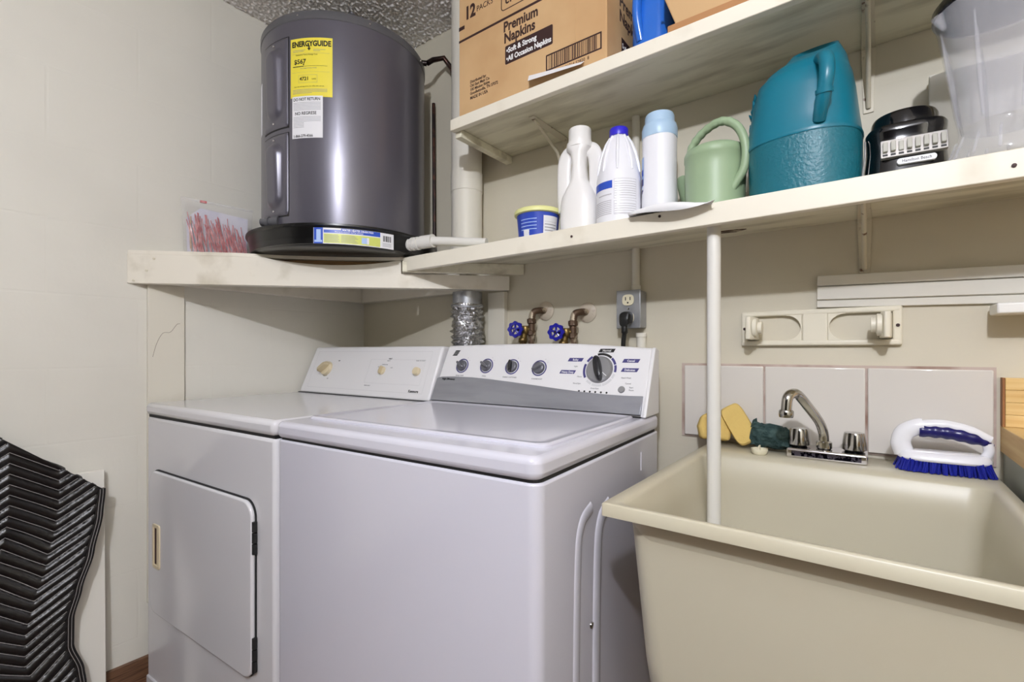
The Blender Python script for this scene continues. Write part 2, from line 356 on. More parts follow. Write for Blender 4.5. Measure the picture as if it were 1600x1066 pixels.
pg = thing('power_plug', (1.2345, -.0535, 1.122), 0, 'black power plug and cord in the lower socket', 'plug')
MB().rings([[Vector((a*w, -.0005-d_, b*h+zo)) for a, b in sellipse(1, 1, 3, 24)] for w, h, d_, zo in ((.016, .016, 0, .031), (.0165, .017, .012, .030), (.015, .018, .022, .026), (.011, .012, .028, .018))]).build('plug_body', 'cord_black', pg)
MB().tube(catmull([(0, -.020, .016), (0, -.021, -.01), (-.004, -.020, -.045), (-.006, -.012, -.10), (-.006, -.005, -.16)]), [.0085]*9+[.006]*24, 12).build('cord', 'cord_black', pg)
tag(MB().lathe([(.013, .93), (.013, 1.100), (.0145, 1.101), (.0145, 1.112)], (1.258, -.016, 0), 18).build('wall_pipe', 'pipe_paint'), 'short white painted pipe stub below the outlet box', 'pipe')

# faucet valves
def valve(x, ze, label):
    t = thing('hose_valve', (x, 0, ze), 0, label, 'valve', 'washer hose valves on the back wall')
    MB().lathe([(.030, .0006), (.030, .003), (.022, .008), (.012, .010)], n=30, M=front(0, 0, 0)).build('escutcheon', 'escutcheon', t)
    MB().tube(catmull([(0, -.004, 0), (-.008, -.025, 0), (-.020, -.040, -.006), (-.024, -.044, -.030), (-.024, -.045, -.065), (-.024, -.046, -.19)]), .0105, 14).build('elbow_pipe', 'rust_pipe', t)
    for zz in (-.034, -.070): MB().lathe([(.012, -.008), (.0145, -.006), (.0145, .006), (.012, .008)], (-.024, -.0455, zz), 8).build('fitting', 'rust_pipe', t)
    v = MB(); v.tube([(-.024, -.046, -.060), (-.046, -.052, -.060)], .009, 12); v.lathe([(.010, -.073), (.0125, -.068), (.013, -.053), (.010, -.048)], (-.042, -.053, 0), 14); v.tube([(-.046, -.054, -.065), (-.050, -.056, -.11), (-.050, -.058, -.17)], .011, 12); v.lathe([(.013, -.100), (.0145, -.097), (.0145, -.088), (.012, -.085)], (-.049, -.056, 0), 8)
    v.build('valve_body', 'brass', t)
    A = Vector((.18, -.98, 0)).normalized(); S_ = A.cross(Vector((0, 0, 1))).normalized()
    MB().tube([Vector((-.040, -.052, -.060)), Vector((-.052, -.060, -.060)), Vector((-.060, -.066, -.060)), Vector((-.060, -.070, -.060))+A*.014], .0055, 10).build('stem', 'brass', t)
    H = Vector((-.060, -.070, -.060))+A*.015
    n = 64; oi = []; R0 = .0245
    def ring(rf, off): return [H+A*off+S_*(rf(a)*math.cos(a))+Vector((0, 0, 1))*(rf(a)*math.sin(a)) for a in [2*PI*i/n for i in range(n)]]
    fo = lambda a: R0+.0018*math.cos(8*a); fi = lambda a: .0150
    wh = MB().rings([ring(fo, -.004), ring(fo, .004), ring(fi, .0045), ring(fi, -.0045), ring(fo, -.004)], True, False)
    for k in range(5):
        a = 2*PI*k/5+.3; d = S_*math.cos(a)+Vector((0, 0, 1))*math.sin(a)
        wh.tube([H+d*.004, H+d*.017], .0034, 8)
    wh.lathe([(.0065, -.005), (.0065, .006), (.004, .007)], n=16, M=frame(H, S_, (0, 0, 1), A))
    wh.build('hand_wheel', 'handle_blue', t)
    MB().lathe([(.0035, 0), (.0035, .002)], n=6, M=frame(H+A*.007, S_, (0, 0, 1), A)).build('screw', 'chrome', t)
valve(.9375, 1.190, 'blue-handled brass hose valve nearer the silver duct')
valve(1.0848, 1.178, 'blue-handled brass hose valve nearer the outlet box')

# ================================================================== WATER HEATER
HC = (.313, -.296); HR = .2628
ht = thing('water_heater', (*HC, 0), 0, 'dark grey cylindrical water heater in the corner with yellow energy label', 'water heater')
MB().lathe([(.255, 1.372), (.2615, 1.376), (HR, 1.39), (HR, 2.030)], n=96).build('tank', 'heater_grey', ht)
MB().lathe([(HR-.002, 2.026), (HR+.002, 2.030), (HR+.002, 2.050), (HR-.003, 2.057), (.20, 2.063), (.03, 2.066)], n=96).build('top_cap', 'heater_cap', ht)
def cyl_map(R, a0, z0):
    """flat (u right, v up, w out) -> on the tank; a0 degrees at u=0 (u grows with the angle)"""
    def f(p):
        a = math.radians(a0)+p[0]/R; r = R+p[2]
        return Vector((r*math.cos(a), r*math.sin(a), z0+p[1]))
    return f
def bent(name, vs, fs, R, a0, z0, m, parent):
    f = cyl_map(R, a0, z0); return MB().add([f(v) for v in vs], fs).build(name, m, parent, True, sharp=60)
def bent_rect(name, w, h, R, a0, z0, m, parent, off=.0004, u0=0, v0=0, n=14):
    m_ = MB(); vs = []; fs = []
    for i in range(n+1):
        u = u0+w*i/n; vs += [(u, v0, off), (u, v0+h, off), (u, v0, -.0005), (u, v0+h, -.0005)]
    for i in range(n):
        a = 4*i; b = a+4
        fs += [(a, b, b+1, a+1), (a+2, a+3, b+3, b+2), (a, a+2, b+2, b), (a+1, b+1, b+3, a+3)]
    fs += [(0, 1, 3, 2), (4*n, 4*n+2, 4*n+3, 4*n+1)]
    return bent(name, vs, fs, R, a0, z0, m, parent)
def bent_text(name, s, size, R, a0, z0, u, v, m, parent, off=.0006, **k):
    vs, fs = text_mesh(s, size, ext=.0001, **k)
    return bent(name, [(x+u, y+v, z+off) for x, y, z in vs], fs, R, a0, z0, m, parent)
# two access covers
for z0, z1 in ((1.722, 1.985), (1.462, 1.705)):
    w = .118; h = z1-z0; vs = []; fs = []; nu, nv = 22, 40
    def hgt(u, v):
        e = min(u, w-u, v, h-v); c = max(0, 1-max(abs(u-w*.55)/(w*.27), 0)**2); 
        du = abs(u-w*.55)/(w*.25); dv = max(0, abs(v-h*.49)-(h*.38-w*.25))/(w*.25); d = math.hypot(du, dv)
        s_ = 1/(1+math.exp((d-.95)*9))
        return .0045*min(1, max(0, e)/.004)+.020*s_*(.55+.45*v/h)
    for i in range(nu+1):
        for j in range(nv+1):
            u, v = w*i/nu, h*j/nv; vs.append((u, v, hgt(u, v)))
    for i in range(nu):
        for j in range(nv): a = i*(nv+1)+j; fs.append((a, a+nv+1, a+nv+2, a+1))
    ap = bent('access_cover', vs, fs, HR, -98, z0, 'heater_grey', ht)
    f = cyl_map(HR, -98, z0)
    for vv in (.016, h-.016):
        c = f((w*.52, vv, .005)); a = math.atan2(c.y, c.x)
        MB().lathe([(.0035, 0), (.0030, .0018), (.0001, .0022)], n=12, M=frame(c, (-math.sin(a), math.cos(a), 0), (0, 0, 1), (math.cos(a), math.sin(a), 0))).build('screw', 'chrome_bright', ap)
    bent_rect('gasket', .122, h+.004, HR, -98.4, z0-.003, 'seam_black', ap, .0008)
for a_ in (-65, -20, 28):
    a = math.radians(a_); MB().lathe([(.003, 0), (.0025, .0018), (.0001, .002)], n=10, M=frame((math.cos(a)*(HR+.002), math.sin(a)*(HR+.002), 2.041), (-math.sin(a), math.cos(a), 0), (0, 0, 1), (math.cos(a), math.sin(a), 0))).build('screw', 'chrome_bright', ht)
# energy label
es = bent_rect('energy_label', .1265, .172, HR, -70.5, 1.802, 'sticker_yellow', ht)
es['label'] = 'yellow energy guide label'
A0, Z0 = -70.5, 1.802
bent_text('lettering', 'ENERGYGUIDE', .0215, HR, A0, Z0, .005, .148, 'ink_black', es, bold=.0009, squeeze=.82)
bent('arrow', [(.0575, .150, .0006), (.0615, .150, .0006), (.0615, .142, .0006), (.065, .142, .0006), (.0595, .135, .0006), (.054, .142, .0006), (.0575, .142, .0006)], [(0, 1, 2, 6), (3, 4, 5)], HR, A0, Z0, 'ink_black', es)
bent_text('lettering', '$567', .0185, HR, A0, Z0, .012, .098, 'ink_black', es, bold=.0004)
bent_text('lettering', '4721', .0145, HR, A0, Z0, .030, .049, 'ink_black', es, bold=.0003)
bent_text('lettering', 'kWh', .006, HR, A0, Z0, .068, .050, 'ink_black', es)
bent_text('lettering', 'Estimated Yearly Energy Cost', .0055, HR, A0, Z0, .018, .122, 'ink_black', es)
bent_text('lettering', 'Cost Range of Similar Models', .0042, HR, A0, Z0, .032, .083, 'ink_grey', es)
bent_text('lettering', 'Your cost will depend on your utility rates and use.', .0044, HR, A0, Z0, .012, .030, 'ink_black', es)
bent_rect('rule', .034, .0022, HR, A0, Z0, 'ink_black', es, .0006, .008, .089)
bent_rect('rule', .070, .0006, HR, A0, Z0, 'ink_black', es, .0006, .042, .090)
bent('arrow', [(.040, .097, .0006), (.0425, .091, .0006), (.045, .097, .0006)], [(0, 1, 2)], HR, A0, Z0, 'ink_black', es)
for (u0, v0, w, h) in ((.027, .042, .056, .0004), (.027, .064, .056, .0004), (.027, .042, .0004, .022), (.083, .042, .0004, .022), (.006, .127, .112, .0004), (.006, .073, .112, .0003)):
    bent_rect('rule', w, h, HR, A0, Z0, 'ink_grey', es, .0006, u0, v0, 6)
for v_ in (.022, .0185, .015, .0115): bent_rect('fine_print', .104 if v_ > .012 else .06, .0011, HR, A0, Z0, 'ink_grey', es, .0005, .008, v_, 8)
for v_, u_, w_ in ((.137, .008, .04), (.133, .008, .035), (.137, .072, .035), (.133, .072, .02)): bent_rect('fine_print', w_, .0011, HR, A0, Z0, 'ink_grey', es, .0005, u_, v_, 6)
ws = bent_rect('notice_label', .0935, .122, HR, -69.2, 1.683, 'sticker_white', ht, .0008)
ws['label'] = 'white do not return notice label'
A0, Z0 = -69.2, 1.683
bent_text('lettering', 'DO NOT RETURN', .0118, HR, A0, Z0, .004, .109, 'ink_black', ws, off=.001, bold=.0002, squeeze=.86)
bent_text('lettering', 'NO REGRESE', .0125, HR, A0, Z0, .009, .068, 'ink_black', ws, off=.001, bold=.0002, squeeze=.92)
bent_text('lettering', '1-866-279-4566', .0105, HR, A0, Z0, .004, .003, 'ink_black', ws, off=.001, bold=.0002, squeeze=.9)
for k in range(18):
    v_ = .103-.0042*k
    if .064 < v_ < .080: continue
    if v_ < .016: break
    bent_rect('fine_print', .084-(.05 if k in (6, 14, 15, 16, 17) else 0)*1, .0010, HR, A0, Z0, 'ink_grey', ws, .0009, .004, v_, 8)
bent_rect('side_label', .05, .16, HR, -118, 1.74, 'sticker_white', ht)
# drain valve
a = math.radians(-84); O = Vector((math.cos(a)*HR, math.sin(a)*HR, 1.447)); A = Vector((-.75, -.55, 0)).normalized(); S_ = A.cross(Vector((0, 0, 1)))
dv = MB().lathe([(.019, -.012), (.019, .004), (.013, .006), (.013, .018), (.016, .019), (.016, .028), (.011, .029), (.011, .044), (.0085, .044), (.0085, .030)], n=24, M=frame(O, S_, (0, 0, 1), A)).build('drain_valve', 'heater_cap', ht)
# top fittings
MB().tube([(-.02, .06, 2.064), (-.02, .06, 2.17), (-.02, .06, CEIL-.001)], .012, 14).build('pipe_nipple', 'copper_dark', ht)
MB().tube([(.10, .10, 2.063), (.10, .10, 2.09)], .016, 12).build('pipe_nipple', 'copper_dark', ht)
MB().tube([(.10, .10, 2.082), (.192, .191, 2.080)], .009, 12).build('hot_pipe', 'copper_dark', ht)
pts = catmull([(-.06, -.17, 2.060), (-.055, -.155, 2.085), (-.04, -.10, 2.10), (-.02, -.02, 2.115), (-.015, .02, 2.15), (-.015, .03, 2.25)], 20)
MB().tube(pts, [.0115 if i % 3 else .0095 for i in range(len(pts))], 12).build('flexible_conduit', 'grey_flex', ht)

# pan below
dpn = thing('drain_pan', (*HC, 1.3630), 0, 'round black plastic drain pan under the water heater', 'pan')
MB().lathe([(.262, 0), (.282, .004), (.293, .012), (.3005, .052), (.3075, .056), (.3075, .061), (.302, .063), (.297, .060), (.294, .006), (.05, .005)], n=96).build('tray', 'pan_black', dpn)
R_ = .3005
lb = bent_rect('product_label', .228, .045, R_, -51.5, .0045, 'sticker_white', dpn, .0006, n=24); lb['label'] = 'blue and yellow product label'
def lrect(u, v, w, h, m, off=.0008): return bent_rect('print', w, h, R_, -51.5, .0045, m, lb, off, u, v, max(4, int(w/.008)))
lrect(.001, .0, .025, .045, 'label_blue'); lrect(.008, .010, .012, .030, 'label_lblue', .001); lrect(.003, .004, .021, .006, 'label_lblue', .001)
lrect(.028, .031, .157, .0135, 'label_blue'); lrect(.028, .0395, .047, .005, 'sticker_white', .001); lrect(.028, .002, .157, .0265, 'label_green')
for k in range(6):
    lrect(.030, .0055+.0037*k, .040-.003*(k % 2), .0011, 'ink_grey', .001); lrect(.075, .0055+.0037*k, .046-.004*(k % 3), .0011, 'ink_grey', .001)
lrect(.131, .006, .017, .017, 'label_lblue', .001); lrect(.146, .005, .006, .019, 'sticker_white', .001)
bent_text('lettering', 'WATER HEATER DRAIN PAN', .0080, R_, -51.5, .0045, .078, .0375, 'ink_white', lb, off=.001, bold=.0002, squeeze=.84)
bent_text('lettering', 'PROTECTS AGAINST WATER DAMAGE', .0052, R_, -51.5, .0045, .058, .0322, 'ink_white', lb, off=.001, squeeze=.86)
for k in range(14):
    if k in (3, 8, 11): continue
    lrect(.194+.0018*k, .020, .0009+.0005*(k % 2), .017, 'ink_black', .001)
for k in range(3): lrect(.192, .006+.004*k, .028, .0009, 'ink_grey', .001)
tag(MB().prism([(.37, 1.3315), (.79, 1.3315), (.79, 1.3512), (.37, 1.3512)], -.060, -.0365, 'z', DG).build('support_plywood', 'ply_brown', None, True, .0015), 'brown plywood edge showing between drain pan and corner shelf', 'plywood')

# plastic bag of striped sticks on the corner shelf
bgt = thing('plastic_bag', (.052, -.60, 1.3627), -.10, 'clear zip bag of red striped sticks on the corner shelf', 'bag')
rs = []
for z_, dx, dy in ((0, .026, .088), (.02, .031, .094), (.08, .031, .096), (.13, .024, .100), (.165, .008, .104), (.182, .0015, .106)):
    rs.append([Vector((a, b, z_)) for a, b in sellipse(dx, dy, 4, 36)])
MB().rings(rs).build('pouch', 'bag_clear', bgt)
box('zip_strip', -.0022, .0022, -.104, .104, .176, .184, 'bag_clear', bgt, .0008)
box('zip_slider', -.004, .004, -.052, -.034, .175, .182, 'red_stick', bgt, .001)
MB().prism([(-.086, .004), (.086, .004), (.09, .15), (-.05, .158), (-.088, .12)], -.004, -.0025, 'x').build('paper_insert', 'bag_paper', bgt, False)
st = MB(); rnd = random.Random(5)
for g in range(3):
    for k in range(28):
        y0 = -.052+.054*g+rnd.uniform(-.018, .028); z0 = rnd.uniform(.006, .02); y1 = y0+rnd.uniform(-.026, .012)+(-.012 if g else 0); z1 = rnd.uniform(.085, .138)-(.02 if g == 2 else 0)
        x0 = rnd.uniform(.010, .026); st.tube([(x0, y0, z0), (x0*.8, (y0+y1)/2+rnd.uniform(-.003, .003), (z0+z1)/2), (x0*.6, y1, z1)], 0.0012, 5)
st.build('striped_sticks', 'red_stick', bgt)['kind'] = 'stuff'
st = MB()
for k in range(16):
    x0 = rnd.uniform(-.018, .012); st.tube([(x0, -.078, rnd.uniform(.01, .03)), (x0*.7, -.080, .08), (x0*.4, -.078, rnd.uniform(.105, .128))], .0013, 5)
st.build('tan_sticks', 'tan_stick', bgt)['kind'] = 'stuff'

# ================================================================== APPLIANCES
TH = .0581; AW = .667; ZB = 1.06-.1865; ZT = .909; AD = .585
def console_place(yb):
    dy, dz = .0685, .170; L_ = math.hypot(dy, dz)
    U = Vector((0, dy/L_, dz/L_)); Nn = Vector((0, -dz/L_, dy/L_))
    def f(x, z, h=0.):
        P = Vector((x, yb+dy*(z-.909)/dz, z))+Nn*h
        return frame(P, (1, 0, 0), U, Nn)
    return f
def decal(name, poly, M, m, parent, h=.0005):
    return MB().prism(poly, -.0003, h, 'z', M).build(name, m, parent, False)

# ---- dryer
dr = thing('dryer', (.0477, -.7917, 0), TH, 'white dryer with small door, left of the washer', 'dryer')
box('body', -.012, AW, .004, AD, .012, ZB-.004, 'white_enamel', dr, .010)
box('seam', -.008, AW-.004, .008, AD-.01, ZB-.006, ZB+.002, 'seam_black', dr, 0)
box('top_panel', -.013, AW+.001, .0, AD, ZB, ZT, 'white_enamel', dr, .012)
box('toe_panel', -.006, AW-.006, -.001, .01, .016, .104, 'white_enamel', dr, .004)
# door: a rounded slab with a raised rim
dx0, dx1, dz0, dz1 = .036, .592, .311, .7185
MB().prism(rrect(dx0-.002, dx1+.0025, dz0-.002, dz1+.003, .040, 8), .0008, .006, 'y').build('door_gap', 'seam_black', dr, False)
door = MB().prism(rrect(dx0, dx1, dz0, dz1, .038, 10), -.008, .003, 'y').build('door', 'white_enamel', dr, True, .0045, 4)
hx0, hx1, hz0, hz1 = .067, .112, .445, .570
def ringframe(x0, x1, z0, z1, r, w, y0, y1):
    o1 = rrect(x0, x1, z0, z1, r, 6); i1 = rrect(x0+w, x1-w, z0+w, z1-w, max(r-w, .001), 6); n = len(o1)
    return MB().rings([[(a, y, b) for a, b in pl] for pl, y in ((o1, y1), (o1, y0), (i1, y0), (i1, y1), (o1, y1))], True, False)
hd = ringframe(hx0, hx1, hz0, hz1, .008, .009, -.0115, -.006).build('handle', 'almond', door, True, .001); hd['label'] = 'almond recessed pull handle'
MB().prism(rrect(hx0+.004, hx1-.004, hz0+.004, hz1-.004, .005, 4), -.0086, -.0076, 'y').build('handle_recess', 'almond', door, False)
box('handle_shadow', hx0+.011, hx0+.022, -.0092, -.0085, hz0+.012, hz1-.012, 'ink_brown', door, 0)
for z0, z1 in ((.600, .676), (.332, .412)):
    hg = MB()
    for k in range(3): hg.tube([(.5955, -.002, z0+(z1-z0)*k/3+.0015), (.5955, -.002, z0+(z1-z0)*(k+1)/3-.0015)], .0055, 10)
    hg.build('hinge', 'seam_black', door)
# console
yb = .483; P = console_place(yb)
def console_body(name, x0, x1, m, parent, ybk, ztop=1.079):
    pr = [(yb, ZT), (yb+.0685*(ztop-.909)/.17, ztop), (ybk, ztop-.004), (ybk, ZT)]
    v0 = [(x0, a, b) for a, b in pr]; v1 = [(x1, a, b) for a, b in pr]
    # sides lean in slightly towards the top
    v0[1] = (x0+.012, *v0[1][1:]); v1[1] = (x1-.0, *v1[1][1:]); v0[2] = (x0+.012, *v0[2][1:])
    return MB().rings([v0, v1]).build(name, m, parent, True, .008, 4)
con = console_body('console', .004, AW+.004, 'console_white', dr, AD+.02)
box('console_gap', .006, AW, yb-.003, yb+.01, ZT-.001, ZT+.0022, 'seam_black', con, 0)
def border(x0, x1, z0, z1, w, m, parent):
    for a, b, c_, d in ((x0, x1, z0, z0+w), (x0, x1, z1-w, z1), (x0, x0+w, z0, z1), (x1-w, x1, z0, z1)):
        M = P((a+b)/2, (c_+d)/2); hh = (d-c_)/2*1.078; decal('panel_line', [(-(b-a)/2, -hh), ((b-a)/2, -hh), ((b-a)/2, hh), (-(b-a)/2, hh)], M, m, parent, .0004)
mat('line_grey', (206, 206, 208), .5)
border(.045, .635, .930, 1.062, .0008, 'line_grey', con); border(.355, .615, .955, 1.035, .0006, 'line_grey', con)
def knob(name, M, r, h, m, parent, grip=None, gw=.0, gl=1., gh=.012, rot=0.):
    k = MB().lathe([(r*1.02, -.001), (r*1.02, h*.25), (r*.93, h*.9), (r*.85, h), (.0005, h)], n=32, M=M).build(name, m, parent)
    if grip:
        Mr = M @ Matrix.Rotation(rot, 4, 'Z')
        MB().rings([[Mr @ Vector((a*gw*s1, b*r*gl*s1, zz)) for a, b in sellipse(1, 1, 3, 20)] for s1, zz in ((1, h*.8), (1, h+gh*.7), (.75, h+gh))]).build('grip', grip, k)
    return k
k1 = knob('timer_knob', P(.128, .9985), .027, .012, 'almond', con, 'almond_dark', .0075, .95, .020, math.radians(-48)); k1['label'] = 'large cream timer knob'
knob('selector_knob', P(.427, .9975), .0145, .007, 'almond', con, 'almond_dark', .0050, .95, .008, math.radians(-8))
knob('push_button', P(.590, .997), .0135, .012, 'almond', con)
mat('print_tan', (150, 138, 116), .6)
decal('print', [(.03*math.cos(a), .03*math.sin(a)) for a in [math.radians(250+5*i) for i in range(10)]]+[(.028*math.cos(a), .028*math.sin(a)) for a in [math.radians(295-5*i) for i in range(10)]], P(.128, .9985), 'print_tan', con)
for s_, x, z, sz in (('OFF', .178, 1.026, .006), ('AIR', .145, .962, .0055), ('HEAT', .442, 1.035, .0065), ('SELECT', .437, 1.029, .005), ('TEMPERATURE', .418, 1.016, .0042), ('PUSH TO START', .572, 1.030, .0055), ('LOW', .462, 1.006, .0045), ('HIGH', .400, 1.008, .0045), ('DRY', .085, 1.010, .0048), ('MORE DRY', .082, 1.000, .0048), ('LESS DRY', .082, .990, .0048), ('HEAVY DUTY', .360, .945, .005)):
    text('lettering', s_, sz, P(x, z, .0004), 'ink_grey' if s_ not in ('HEAT', 'OFF') else 'ink_black', con)
text('lettering', 'Kenmore', .0125, P(.575, .9325, .0004), 'ink_black', con, bold=.0003, squeeze=.9)

# ---- washer
wa = thing('washer', (.7155, -.7528, 0), TH, 'white top-loading washer beside the sink', 'washing machine')
W_ = .6685
MB().prism(rrect(.002, W_, .004, AD, .020, 6), .012, ZB-.004, 'z').build('body', 'washer_enamel', wa, True, .004)
MB().prism(rrect(.006, W_-.004, .008, AD-.01, .018, 6), ZB-.006, ZB+.002, 'z').build('seam', 'seam_black', wa, False)
MB().prism(rrect(.002, W_+.001, .0, AD, .022, 8), ZB, ZT, 'z').build('top_panel', 'washer_enamel', wa, True, .011, 4)
# lid: slightly raised panel with a soft rim
lid = MB()
lo = [(.026, .070), (.625, .060), (.640, .075), (.655, .455), (.648, .470), (.036, .480), (.024, .47), (.018, .09)]
def inset(pl, d):
    cx = sum(p[0] for p in pl)/len(pl); cy = sum(p[1] for p in pl)/len(pl)
    return [(cx+(x-cx)*(1-d/.31), cy+(y-cy)*(1-d/.20)) for x, y in pl]
lo = rrect(.022, .644, .066, .482, .02, 6)
lid.rings([[(x, y, z) for x, y in pl] for pl, z in ((lo, ZT-.001), (lo, ZT+.0035), (inset(lo, .003), ZT+.006), (inset(lo, .008), ZT+.006), (inset(lo, .013), ZT+.0035), (inset(lo, .03), ZT+.003))])
lid.build('lid', 'washer_enamel', wa, True, .0006)
# pressed ribs on the right side
for y0, ztop_, w_ in ((.125, .79, .030), (.205, .775, .05)):
    pts = [(W_-.001, y0, .03), (W_-.001, y0, .45), (W_-.001, y0+.006, ztop_-.09), (W_-.001, y0+.02, ztop_-.02), (W_-.001, y0+.06, ztop_)]
    m_ = MB().tube(catmull(pts, 6), .013 if w_ < .04 else .017, 14); m_.v = [(W_-.001+(x-W_+.001)*.32, y, z) for x, y, z in m_.v]; m_.build('side_rib', 'washer_enamel', wa)
MB().tube([(W_-.001, .45, .80), (W_-.001, .45, .84)], .005, 10, flat=.6).build('side_rib', 'washer_enamel', wa)
MB().lathe([(.006, 0), (.0055, .002), (.0001, .003)], n=12, M=frame((W_, .185, .585), (0, 1, 0), (0, 0, 1), (1, 0, 0))).build('screw', 'chrome', wa)
yb = .4875; P = console_place(yb)
# console: end profile swept, crowned top
def ztop_at(x): return 1.079+.0045*math.sin(PI*min(1, max(0, x/.66)))-.010*max(0, (x-.45)/.22)
rs = []
for i in range(25):
    x = .010+(.660-.010)*i/24; zt_ = ztop_at(x); e = .014*max(0, 1-i/1.0)
    sh = .011*(1-x/.66)   # left end leans
    rs.append([(x, yb+.012, ZT), (x, yb+.0685*.0015/.17, ZT+.0015), (x+.0+(.012 if i == 0 else 0), yb+.0685*(zt_-.004-.909)/.17, zt_-.004), (x+(.012 if i == 0 else 0), yb+.0685*(zt_-.909)/.17+.005, zt_), (x+(.012 if i == 0 else 0), AD-.004, zt_-.006), (x, AD, zt_-.02), (x, AD, ZT)])
wc = MB().rings(rs).build('console', 'console_white', wa, True, .002, 2, 30)
box('console_gap', .012, .655, yb-.003, yb+.01, ZT-.001, ZT+.0028, 'seam_black', wc, 0)
# right end cap
MB().prism([(yb-.004, ZT+.001), (yb+.068, 1.066), (yb+.074, 1.071), (AD+.001, 1.064), (AD+.001, ZT+.001)], .6585, .668, 'x').build('end_cap', 'console_white', wc, True, .003)
# silver band with a wave-shaped upper edge
wave = [(.012, .979), (.03, .984), (.08, .9855), (.145, .985), (.21, .9815), (.285, .9765), (.36, .9705), (.43, .9645), (.50, .9595), (.56, .9565), (.61, .9555), (.655, .9565)]
band = []
for x, z in wave: band.append((x, z))
m_ = MB(); fr_ = []
for x, z in wave:
    a = P(x, z, .0045).translation; b = P(x, .9135, .009).translation; c_ = P(x, .9135, -.001).translation; d = P(x, z, -.001).translation
    fr_.append([a, b, c_, d])
tb = m_.rings(fr_).build('silver_band', 'trim_silver', wc, True, .001, 2, 30); tb['label'] = 'brushed silver wave-shaped band'
text('lettering', 'High Efficiency', .0085, P(.034, .9745, .0056), 'ink_black', tb, bold=.0001)
# emblem
for k in range(3):
    decal('emblem_stripe', [(-.012+.003*k, -.0042+.0062*k-.0062), (.006+.003*k, -.0042+.0062*k-.0062), (.010+.003*k, .0006+.0062*k-.0062), (-.007+.003*k, .0006+.0062*k-.0062)], P(.0575, 1.0585), 'ink_black', wc)
for x, s_, cz_, cap, tw, rr in ((.095, 58, 1.0185, 'RINSE TEMP', 0, .0165), (.185, 62, 1.0195, 'SPEED', 0, .0165), (.274, 12, 1.0185, 'FABRIC SOFTENER', 0, .0165), (.362, -58, 1.0165, 'STAINBOOST', 0, .0165)):
    M = P(x, cz_); r0 = .0225
    rg = MB().rings([[M @ Vector((r*math.cos(2*PI*i/40), r*math.sin(2*PI*i/40), h)) for i in range(40)] for r, h in ((r0, 0), (r0, .0012), (r0-.0030, .0012), (r0-.0030, 0))], True, False)
    kn = knob('knob', M, rr, .009, 'knob_grey', wc, 'knob_grey' if s_ != 12 else 'knob_dark', .0045, .98, .010, math.radians(s_ if s_ != 12 else 10))
    rg.build('dial_ring', 'ink_purple', kn)
    text('lettering', cap, .0056, P(x-.001, cz_-.0305, .0004), 'ink_grey', wc, align='CENTER')
    for da in (35, 60): 
        text('lettering', '--', .006, P(x+.026*math.cos(math.radians(da)), cz_+.026*math.sin(math.radians(da)), .0004), 'ink_grey', wc)
# main dial
M = P(.536, 1.016); RD = .0335
dl = MB().lathe([(RD*1.05, 0), (RD*1.05, .003), (RD, .006), (RD*.92, .0085), (.0005, .0085)], n=48, M=M).build('main_dial', 'dial_grey', wc); dl['label'] = 'large grey cycle dial with black pointer'
Mr = M @ Matrix.Rotation(math.radians(17), 4, 'Z')
MB().rings([[Mr @ Vector((a*.0095*s1, b*RD*1.02*s1, zz)) for a, b in sellipse(1, 1, 2.4, 24)] for s1, zz in ((1, .007), (1, .016), (.85, .023), (.5, .025))]).build('pointer', 'knob_dark', dl)
box('mark', -.0008, .0008, -RD*.9, -RD*.4, .0085, .0090, 'ink_white', dl, 0, M @ Matrix.Rotation(math.radians(52), 4, 'Z'))
def arc(a0, a1, m, nm='cycle_arc', r0=.0385, r1=.0445):
    n = 10; A_ = [math.radians(a0+(a1-a0)*i/n) for i in range(n+1)]
    decal(nm, [(r1*math.cos(a), r1*math.sin(a)) for a in A_]+[(r0*math.cos(a), r0*math.sin(a)) for a in A_[::-1]], M, m, wc)
arc(105, 50, 'ink_black'); arc(47, 20, 'ink_purple'); arc(17, -8, 'ink_purple'); arc(150, 125, 'ink_purple'); arc(212, 160, 'ink_purple')
arc(225, 245, 'line_grey'); arc(250, 285, 'line_grey'); arc(288, 325, 'line_grey'); arc(328, 345, 'line_grey')
def tagp(x, z, w, s_, m):
    h = .0048; sk = .0022
    decal('cycle_tag', [(-w/2-sk, -h), (w/2-sk, -h), (w/2+sk, h), (-w/2+sk, h)], P(x, z), m, wc)
    text('lettering', s_, .0072, P(x, z-.0024, .0007), 'ink_white', wc, align='CENTER', bold=.0001)
tagp(.548, 1.0635, .040, 'Normal', 'ink_black'); tagp(.614, 1.0385, .040, 'Casual', 'ink_purple'); tagp(.614, 1.0165, .040, 'Delicates', 'ink_purple')
tagp(.466, 1.0400, .040, 'Bulky', 'ink_purple'); tagp(.449, 1.0085, .042, 'Heavy Duty', 'ink_purple')
for s_, x, z in (('Light', .465, 1.0215), ('Heavy', .478, .996), ('Rinse/Spin', .470, .979), ('Drain/Spin', .520, .9685), ('Hand Wash', .595, .996), ('Medium', .535, 1.0575), ('Cancel', .607, .983), ('Start', .618, .974), ('Pause', .618, .968)):
    text('lettering', s_, .0052, P(x, z, .0004), 'ink_grey', wc)
for k in range(6):
    MB().lathe([(.0026, 0), (.0024, .0006), (.0001, .0006)], n=12, M=P(.490+.0147*k, .9622-.0002*k)).build('indicator_light', 'ink_black', wc)
MB().lathe([(.0085, 0), (.0085, .0015), (.007, .003), (.0001, .003)], n=24, M=P(.600, .970)).build('start_button', 'dial_grey', wc)

